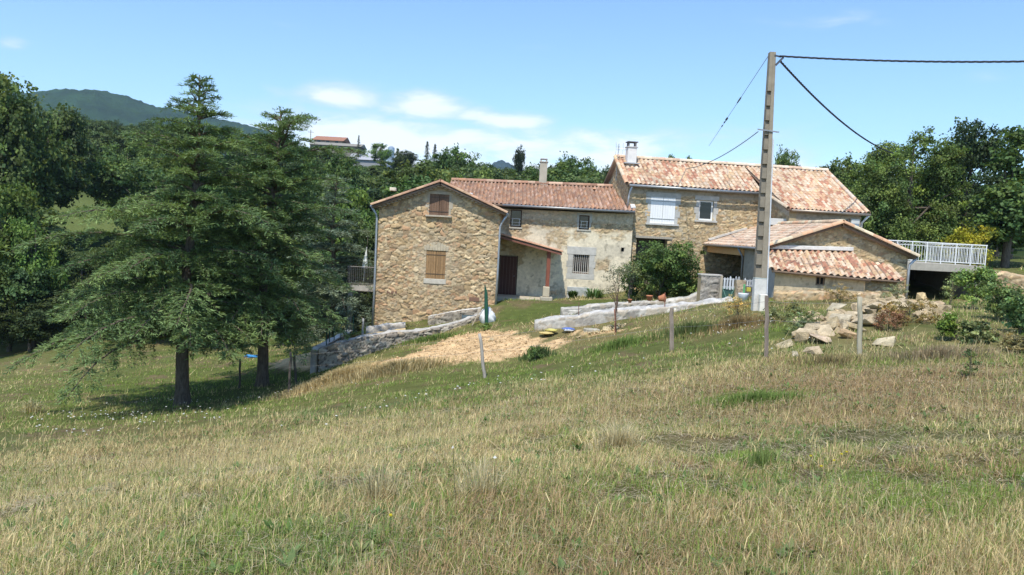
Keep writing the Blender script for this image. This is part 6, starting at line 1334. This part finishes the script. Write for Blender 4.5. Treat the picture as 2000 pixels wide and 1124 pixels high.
herb('russet dry weeds left of the power pole foot', 1440, 622, 28.6, .85, 1.1, 410, (.22, .165, .075), ncl=100, leaf=.05)
herb('olive weeds between the pole and the brown post', 1530, 630, 26, .8, 1.3, 411, (.12, .135, .060), ncl=110, leaf=.06)
herb('olive weeds left of the boulder pile', 1560, 650, 24, .8, 1.1, 412, (.115, .14, .07), ncl=100, leaf=.06)
herb('thin dark weed stem at the right in the dry grass', 1893, 738, 17, .75, .28, 413, (.06, .09, .035), ncl=16, leaf=.045)
herb('leafy weeds under the stacked sandy heap edge', 1045, 705, 26.5, .7, .5, 414, (.085, .135, .045), ncl=40, leaf=.06)
herb('green weeds at the foot of the green mesh roll', 945, 648, 33.4, .55, .7, 415, (.085, .14, .04), ncl=50, leaf=.06)
herb('thin pale wild stem before the dark undercroft', 1857, 596, 30.2, 1.7, .9, 416, (.16, .20, .09), ncl=30, leaf=.06)
herb('red brown dock clump at the far right bank', 1985, 690, 20, .7, 1.0, 417, (.13, .11, .06), ncl=70, leaf=.06)
# ================================================================== GRASS
BL = np.array([(.240, .320, .075), (.66, .545, .285), (.48, .34, .185), (.23, .30, .115)])
PILE = pxpoly([(1565,640),(1640,596),(1700,585),(1760,600),(1735,640),(1690,662),(1600,676)])
def excl(x, y):
    m = dirt_mask(x, y) & (rng.random(x.shape) > .06)
    m |= inpoly(x, y, PILE) & (rng.random(x.shape) > .15)
    m |= (y > YA - .1) & (x > pa.o[0] - .2) & (x < pa.o[0] + wA + .2)
    m |= (y > YB - .1) & (x > pa.o[0]) & (x < pc.w(uR, 0)[0])
    m |= (y > YF - 2.4) & (x > fl[0]) & (x < pF.w(wF, 0)[0]) & (y > 30.9)
    m |= (y > YT - 6) & (y > 37.5) & (x > pT.o[0] - 1) & (x < pT.o[0] + wT)
    return m
def scatter(n, r0, r1, az0=-.86, az1=.92, pw=1.0, seed=1):
    rg = np.random.default_rng(seed); t = rg.random(n)
    r = (r0 ** pw + t * (r1 ** pw - r0 ** pw)) ** (1 / pw) if pw else r0 * (r1 / r0) ** t
    a = rg.uniform(az0, az1, n); return r * np.sin(a), r * np.cos(a), r
def blades(n, r0, r1, hmul, wmin, seed, pw=1.0, tuft=8, hx=None, only=None, lean=.75, levels=2):
    rg = np.random.default_rng(seed); nt_ = n // tuft; x, y, r = scatter(nt_, r0, r1, pw=pw, seed=seed)
    k = ~excl(x, y)
    clump = fbm(x * 2.3, y * 2.3, 60 + seed % 3, 3); k &= rg.random(len(x)) < np.clip(.30 + 1.5 * (clump - .28), .12, 1)
    x, y, r = x[k], y[k], r[k]; W = weights(x, y); lawn = inpoly(x, y, lawn_poly)
    ti = np.repeat(np.arange(len(x)), tuft); m = len(ti); tr_ = .05 + .004 * r
    a = rg.random(m) * 6.283; rr_ = np.abs(rg.normal(size=m)) * tr_[ti]; bx = x[ti] + np.cos(a) * rr_; by = y[ti] + np.sin(a) * rr_; bz = H(bx, by) - .02
    cum = np.cumsum(W, 1); u = rg.random(len(x))[:, None]; mix = rg.random(m) < .55; kt = (u > cum).sum(1); kb = (rg.random(m)[:, None] > cum[ti]).sum(1); kd = np.where(mix, kt[ti], kb); kd = np.minimum(kd, 3)
    hb = np.array([.078, .092, .085, .065])[kd] * hmul * rg.lognormal(0, .38, m) * (.75 + .55 * fbm(x * .7, y * .7, 66))[ti]; hb = np.where(lawn[ti], hb * .35, hb); hb = np.clip(hb, .03, .75)
    ln = hb * np.abs(rg.normal(0, lean, m)); wind = .10 * hb; la = a + rg.normal(0, .5, m); dx = np.cos(la) * ln + wind; dy = np.sin(la) * ln
    wd = np.maximum(wmin, .00046 * r[ti]) * rg.uniform(.7, 1.4, m); fa = rg.random(m) * 3.1416; sx = np.cos(fa) * wd; sy = np.sin(fa) * wd * .5
    B0 = np.stack([bx, by, bz], -1); S = np.stack([sx, sy, 0 * sx], -1)
    Mi = B0 + np.stack([dx * .35, dy * .35, hb * .62], -1); T_ = B0 + np.stack([dx, dy, hb * np.clip(1 - .35 * (ln / hb) ** 1.2, .25, 1)], -1)
    col = BL[kd] * np.clip(rg.normal(1, .20, m), .45, 1.7)[:, None] * np.clip(rg.normal(1, .12, len(x)), .6, 1.4)[ti][:, None]
    i = np.arange(m)[:, None]
    if levels == 2:
        V = np.stack([B0 - S, B0 + S, Mi - S * .7, Mi + S * .7, T_], 1).reshape(-1, 3); return V, i * 5 + np.array([[0, 1, 3, 2]]), i * 5 + np.array([[2, 3, 4]]), np.concatenate([col, col])
    V = np.stack([B0 - S, B0 + S, T_], 1).reshape(-1, 3); return V, np.zeros((0, 4), int), i * 3 + np.array([[0, 1, 2]]), col
def put_grass(name, label, *a, **k):
    V, q, t_, c = blades(*a, **k); print(name, len(t_)); return tag(mesh_np(name, V, q if len(q) else None, M['grass'], c, None, tri=t_), label, 'grass', kind='stuff')
put_grass('meadow_grass', 'short mixed green and straw grass covering the near meadow', 680000, 2.4, 12, .92, .0013, 1, pw=1.15, tuft=7)
put_grass('meadow_grass', 'mixed green and straw grass covering the middle of the meadow', 500000, 10.5, 27, 1.12, .0022, 2, pw=1.3, tuft=7, levels=1)
put_grass('meadow_grass', 'green and straw grass on the far meadow under the cedars', 230000, 25, 62, 1.35, .004, 3, pw=1.1, tuft=8, levels=1)
# tall seed stalks
def stalks(n, r0, r1, seed, hmean, label):
    rg = np.random.default_rng(seed); x, y, r = scatter(n, r0, r1, pw=1.1, seed=seed); k = ~excl(x, y) & ~inpoly(x, y, lawn_poly); W = weights(x, y); k &= rg.random(n) < np.clip(W[:, 1] * 1.6 + .08, 0, 1) * np.clip((fbm(x * 1.3, y * 1.3, 8) - .3) * 2.6, .05, 1)
    x, y, r = x[k], y[k], r[k]; m = len(x); z = H(x, y) - .02; h_ = hmean * rg.lognormal(0, .28, m); a = rg.random(m) * 6.283; l_ = h_ * np.abs(rg.normal(.15, .25, m)); w_ = np.maximum(.0008, .00026 * r)
    B0 = np.stack([x, y, z], -1); D_ = np.stack([np.cos(a) * l_ + .06 * h_, np.sin(a) * l_, h_ * np.clip(1 - .3 * (l_ / h_), .3, 1)], -1); S = np.stack([w_, w_ * .3, 0 * w_], -1)
    p1 = B0 + D_ * np.array([.3, .3, .5]); p2 = B0 + D_ * np.array([.75, .75, .84]); p3 = B0 + D_; hw = S * 3.0
    V = np.stack([B0 - S, B0 + S, p1 - S, p1 + S, p2 - S, p2 + S, p2 * .6 + p3 * .4 - hw, p2 * .6 + p3 * .4 + hw, p3], 1).reshape(-1, 3); i = np.arange(m)[:, None] * 9
    q = np.concatenate([i + np.array([[0, 1, 3, 2]]), i + np.array([[2, 3, 5, 4]]), i + np.array([[4, 5, 7, 6]])]); t_ = i + np.array([[6, 7, 8]])
    c = np.array((.56, .47, .25))[None] * rg.uniform(.6, 1.25, m)[:, None] * (1 + rg.normal(0, .06, (m, 3))); print('stalks', m)
    return tag(mesh_np('grass_stalks', V, q, M['grass'], np.concatenate([c] * 4), None, tri=t_), label, 'grass', kind='stuff')
stalks(9000, 2.6, 14, 5, .19, 'thin dry straw stalks with seed heads in the near meadow')
stalks(10000, 12, 34, 6, .24, 'thin dry straw stalks with seed heads farther up the meadow')
# tall straw tussocks by the retaining wall and elsewhere
def tussock(px, py, n, h_, rad, col, label, spread=.5, sx=1.0):
    g_ = G(px, py); rg = np.random.default_rng(int(px * 7 + py)); a = rg.random(n) * 6.283; rr_ = rad * np.abs(rg.normal(0, .55, n)); x = g_[0] + np.cos(a) * rr_ * sx; y = g_[1] + np.sin(a) * rr_ * .6; z = H(x, y) - .03
    hh = h_ * rg.uniform(.4, 1.15, n) * np.exp(-(rr_ / rad) ** 2 * .6); l_ = hh * np.abs(rg.normal(.15, spread, n)); la = a + rg.normal(0, .6, n); w_ = np.maximum(.0025, .0006 * g_[1]) * rg.uniform(.7, 1.3, n); fa = rg.random(n) * 3.14
    B0 = np.stack([x, y, z], -1); S = np.stack([np.cos(fa) * w_, np.sin(fa) * w_, 0 * w_], -1); Mi = B0 + np.stack([np.cos(la) * l_ * .35, np.sin(la) * l_ * .35, hh * .65], -1); T_ = B0 + np.stack([np.cos(la) * l_, np.sin(la) * l_, hh * np.clip(1 - .4 * l_ / hh, .3, 1)], -1)
    V = np.stack([B0 - S, B0 + S, Mi - S * .7, Mi + S * .7, T_], 1).reshape(-1, 3); i = np.arange(n)[:, None] * 5; c = np.array(col)[None] * rg.uniform(.65, 1.25, n)[:, None]
    return tag(mesh_np('grass_tussock', V, i + np.array([[0, 1, 3, 2]]), M['grass'], np.concatenate([c, c]), None, tri=i + np.array([[2, 3, 4]])), label, 'grass', kind='stuff')
ST = (.62, .50, .27); GN = (.20, .28, .075)
tussock(665, 742, 3200, .50, 1.5, ST, 'tall golden straw grass at the foot of the retaining wall', .45, 1.3); tussock(770, 728, 2200, .5, 1.6, (.50, .41, .22), 'straw grass on the slope below the sandy heap', .4, 1.4)
tussock(62, 806, 260, .55, .35, (.62, .56, .32), 'isolated bleached tussock on the left meadow', .6); tussock(1205, 885, 500, .45, .35, (.64, .55, .34), 'bleached straw tussock in the middle of the meadow', .5)
tussock(1480, 785, 1500, .22, .9, GN, 'fresh green clump of taller grass in the dry meadow, right of centre', .4, 1.2); tussock(1487, 915, 150, .30, .26, (.22, .29, .09), 'slim dark green grass tuft in the foreground right', .25)
tussock(1050, 700, 700, .5, .6, (.13, .19, .07), 'green grass clump at the right end of the sandy heap', .35); tussock(740, 985, 260, .42, .25, (.58, .50, .30), 'small bleached tuft left of centre', .55); tussock(940, 975, 200, .40, .2, (.60, .52, .32), 'small bleached tuft near the centre', .5)
tussock(1440, 640, 1200, .45, 1.0, (.34, .25, .12), 'russet dry grass below the power pole', .35); tussock(1210, 680, 900, .4, 1.1, GN, 'green grass below the loose stone heap', .35); tussock(1350, 650, 900, .45, 1.6, (.16, .20, .07), 'olive grass below the path wall', .35)
tussock(1620, 712, 900, .25, 1.4, (.30, .24, .12), 'dry grass around the half buried rocks', .4); tussock(1830, 700, 1300, .32, 1.8, (.36, .28, .17), 'brownish dry grass right of the lone rock', .4); tussock(840, 666, 700, .3, 1.0, GN, 'green grass on top of the slope by the retaining wall', .35,2)
# low broad-leaved weeds between the grasses
rg = np.random.default_rng(70); x, y, r = scatter(5200, 2.5, 22, pw=1.2, seed=71); k = ~excl(x, y) & (fbm(x * .9, y * .9, 22) > .47); x, y = x[k], y[k]; m = len(x); nl = 8; ti = np.repeat(np.arange(m), nl); M_ = len(ti)
a = rg.random(M_) * 6.283; l_ = rg.uniform(.03, .085, m)[ti] * rg.uniform(.6, 1.2, M_); z = H(x, y)[ti] + .012; up = rg.uniform(.15, 1.0, M_) * l_; w_ = l_ * .24
B0 = np.stack([x[ti], y[ti], z], -1); D_ = np.stack([np.cos(a) * l_, np.sin(a) * l_, up], -1); S = np.stack([-np.sin(a) * w_, np.cos(a) * w_, 0 * w_], -1)
V = np.stack([B0, B0 + D_ * .55 + S, B0 + D_, B0 + D_ * .55 - S], 1).reshape(-1, 3); c = np.array([(.13, .21, .06), (.17, .24, .09), (.22, .25, .10)])[rg.integers(0, 3, m)][ti] * rg.uniform(.7, 1.25, M_)[:, None]
tag(mesh_np('ground_weeds', V, np.arange(M_ * 4).reshape(M_, 4), M['grass'], c, None), 'low broad leaved weeds scattered through the meadow turf', 'weeds', kind='stuff')
# dry litter lying on the ground
rg = np.random.default_rng(90); x, y, r = scatter(90000, 2.4, 18, pw=1.2, seed=91); k = ~excl(x, y); x, y, r = x[k], y[k], r[k]; m = len(x); a = rg.random(m) * 6.283; l_ = rg.uniform(.04, .14, m); z = H(x, y) + rg.uniform(.005, .05, m); w_ = np.maximum(.0011, .0004 * r)
B0 = np.stack([x, y, z], -1); D_ = np.stack([np.cos(a) * l_, np.sin(a) * l_, rg.normal(0, .015, m)], -1); S = np.stack([-np.sin(a) * w_, np.cos(a) * w_, 0 * w_], -1)
V = np.stack([B0 - S, B0 + S, B0 + D_ + S * .5, B0 + D_ - S * .5], 1).reshape(-1, 3); c = np.array([(.52, .43, .27), (.36, .27, .17), (.60, .53, .36)])[rg.integers(0, 3, m)] * rg.uniform(.6, 1.2, m)[:, None]
tag(mesh_np('dry_litter', V, np.arange(m * 4).reshape(m, 4), M['grass'], c, None), 'flat dead straw lying between the grass blades', 'grass', kind='stuff')
# wildflowers: white umbels in drifts
FL = []; 
for (px, py, n, rx, ry) in [(230, 830, 60, 2.4, 1.3), (300, 845, 30, 1.6, .8), (130, 865, 26, 2.4, .8), (420, 800, 26, 2.6, .7), (560, 780, 10, 1.5, .6), (720, 830, 12, 1.6, .6), (860, 790, 22, 1.6, .9), (1000, 760, 20, 2.0, .7), (1100, 770, 6, 1, .5), (1400, 660, 16, 1.2, 1), (1510, 640, 18, 1.0, .9), (1480, 690, 6, .8, .6), (1330, 640, 8, 1, 1), (780, 720, 8, 1, .6), (965, 960, 1, .01, .01), (890, 984, 1, .01, .01), (1250, 720, 8, 2, 1), (1560, 690, 5, .8, .6), (700, 770, 8, 1.5, .6),(330,800,24,1.2,.6),(180,825,30,1.2,.8)]:
    g_ = G(px, py)
    for _ in range(max(1, int(n * .6))): FL.append((g_[0] + rg.normal() * rx * .6, g_[1] + rg.normal() * ry * .6))
mb = MB(); rr = random.Random(8)
for (x, y) in FL:
    z = h1(x, y); hh = rr.uniform(.22, .42); rad = rr.uniform(.014, .032) * (1 if y > 14 else .62); tx, ty = x + rr.uniform(-.05, .05), y + rr.uniform(-.05, .05); mb.tube([(x, y, z - .02), (tx, ty, z + hh)], .0028, 3, (.20, .22, .10), cap=False)
    cx_ = [(tx + math.cos(a) * rad, ty + math.sin(a) * rad, z + hh + rr.uniform(-.006, .006) - .008) for a in np.linspace(0, 6.283, 9)[:-1]]; b_ = len(mb.v); mb.add(cx_ + [(tx, ty, z + hh + .008)], [(i, (i + 1) % 8, 8) for i in range(8)], (.74, .73, .68))
for (px, py) in [(1640, 930), (1625, 945), (1650, 925), (1580, 935), (760, 1072), (1600, 960), (330, 795)]:
    g_ = G(px, py); z = g_[2]; mb.tube([(g_[0], g_[1], z), (g_[0], g_[1], z + .2)], .002, 3, (.18, .22, .08), cap=False); mb.box((g_[0], g_[1], z + .2), (.016, .016, .01), (.72, .60, .05), .4)
tag(mb.build('wildflowers', M['grass'], None), 'white umbels and a few yellow flowers scattered in the meadow', 'wildflowers', kind='stuff')
# clods on the dirt heap
x = rng.uniform(-8, 6, 22000); y = rng.uniform(24, 36, 22000); k = dirt_mask(x, y); x, y = x[k], y[k]; m = len(x); z = H(x, y) + .02 + (fbm(x * 2.2, y * 2.2, 37) - .42) * .28
s = np.minimum(rng.lognormal(-4.25, .6, m), .10); o8 = np.array([(1, 0, 0), (-1, 0, 0), (0, 1, 0), (0, -1, 0), (0, 0, 1), (0, 0, -1)]); V = np.stack([x, y, z], -1)[:, None] + o8[None] * s[:, None, None] * rng.uniform(.6, 1.3, (m, 6, 1)); f8 = np.array([(0, 2, 4), (2, 1, 4), (1, 3, 4), (3, 0, 4), (2, 0, 5), (1, 2, 5), (3, 1, 5), (0, 3, 5)])
tri = (np.arange(m)[:, None, None] * 6 + f8[None]).reshape(-1, 3); c = np.array((.68, .48, .27))[None] * rng.uniform(.6, 1.25, m)[:, None]; print('clods', m)
tag(mesh_np('earth_clods', V.reshape(-1, 3), None, M['ground'], np.repeat(c, 8, 0), None, tri=tri), 'sandy orange clods and small stones littering the bare heap', 'soil', kind='stuff')
# sandy fill between the walls in front of the gabled house
pts = [P(690, 655, 34.6), P(792, 652, 34.9), P(792, 641, 36.4), P(716, 652, 36.0), P(680, 662, 35.4)]; z_ = [p[2] for p in pts]
mb = MB(); mb.add(pts, [tuple(range(5))], (.66, .50, .27)); tag(mb.build('sand', M['ground'], None), kind='structure')

# ================================================================== the air
hm = bpy.data.materials.new('haze'); hm.use_nodes = True; hn = hm.node_tree; hn.nodes.clear()
ho = hn.nodes.new('ShaderNodeOutputMaterial'); hv = hn.nodes.new('ShaderNodeVolumePrincipled'); hv.inputs['Density'].default_value = .00013; hv.inputs['Color'].default_value = (.62, .80, 1.0, 1); hv.inputs['Anisotropy'].default_value = .2
hn.links.new(hv.outputs[0], ho.inputs['Volume'])
hb_ = MB(); X = 2700; hb_.hexa([(-X, -400, -60), (X, -400, -60), (X, 2850, -60), (-X, 2850, -60), (-X, -400, 420), (X, -400, 420), (X, 2850, 420), (-X, 2850, 420)])
hz = tag(hb_.build('haze', hm), kind='stuff'); hz.display_type = 'WIRE'
scene.cycles.volume_bounces = 0
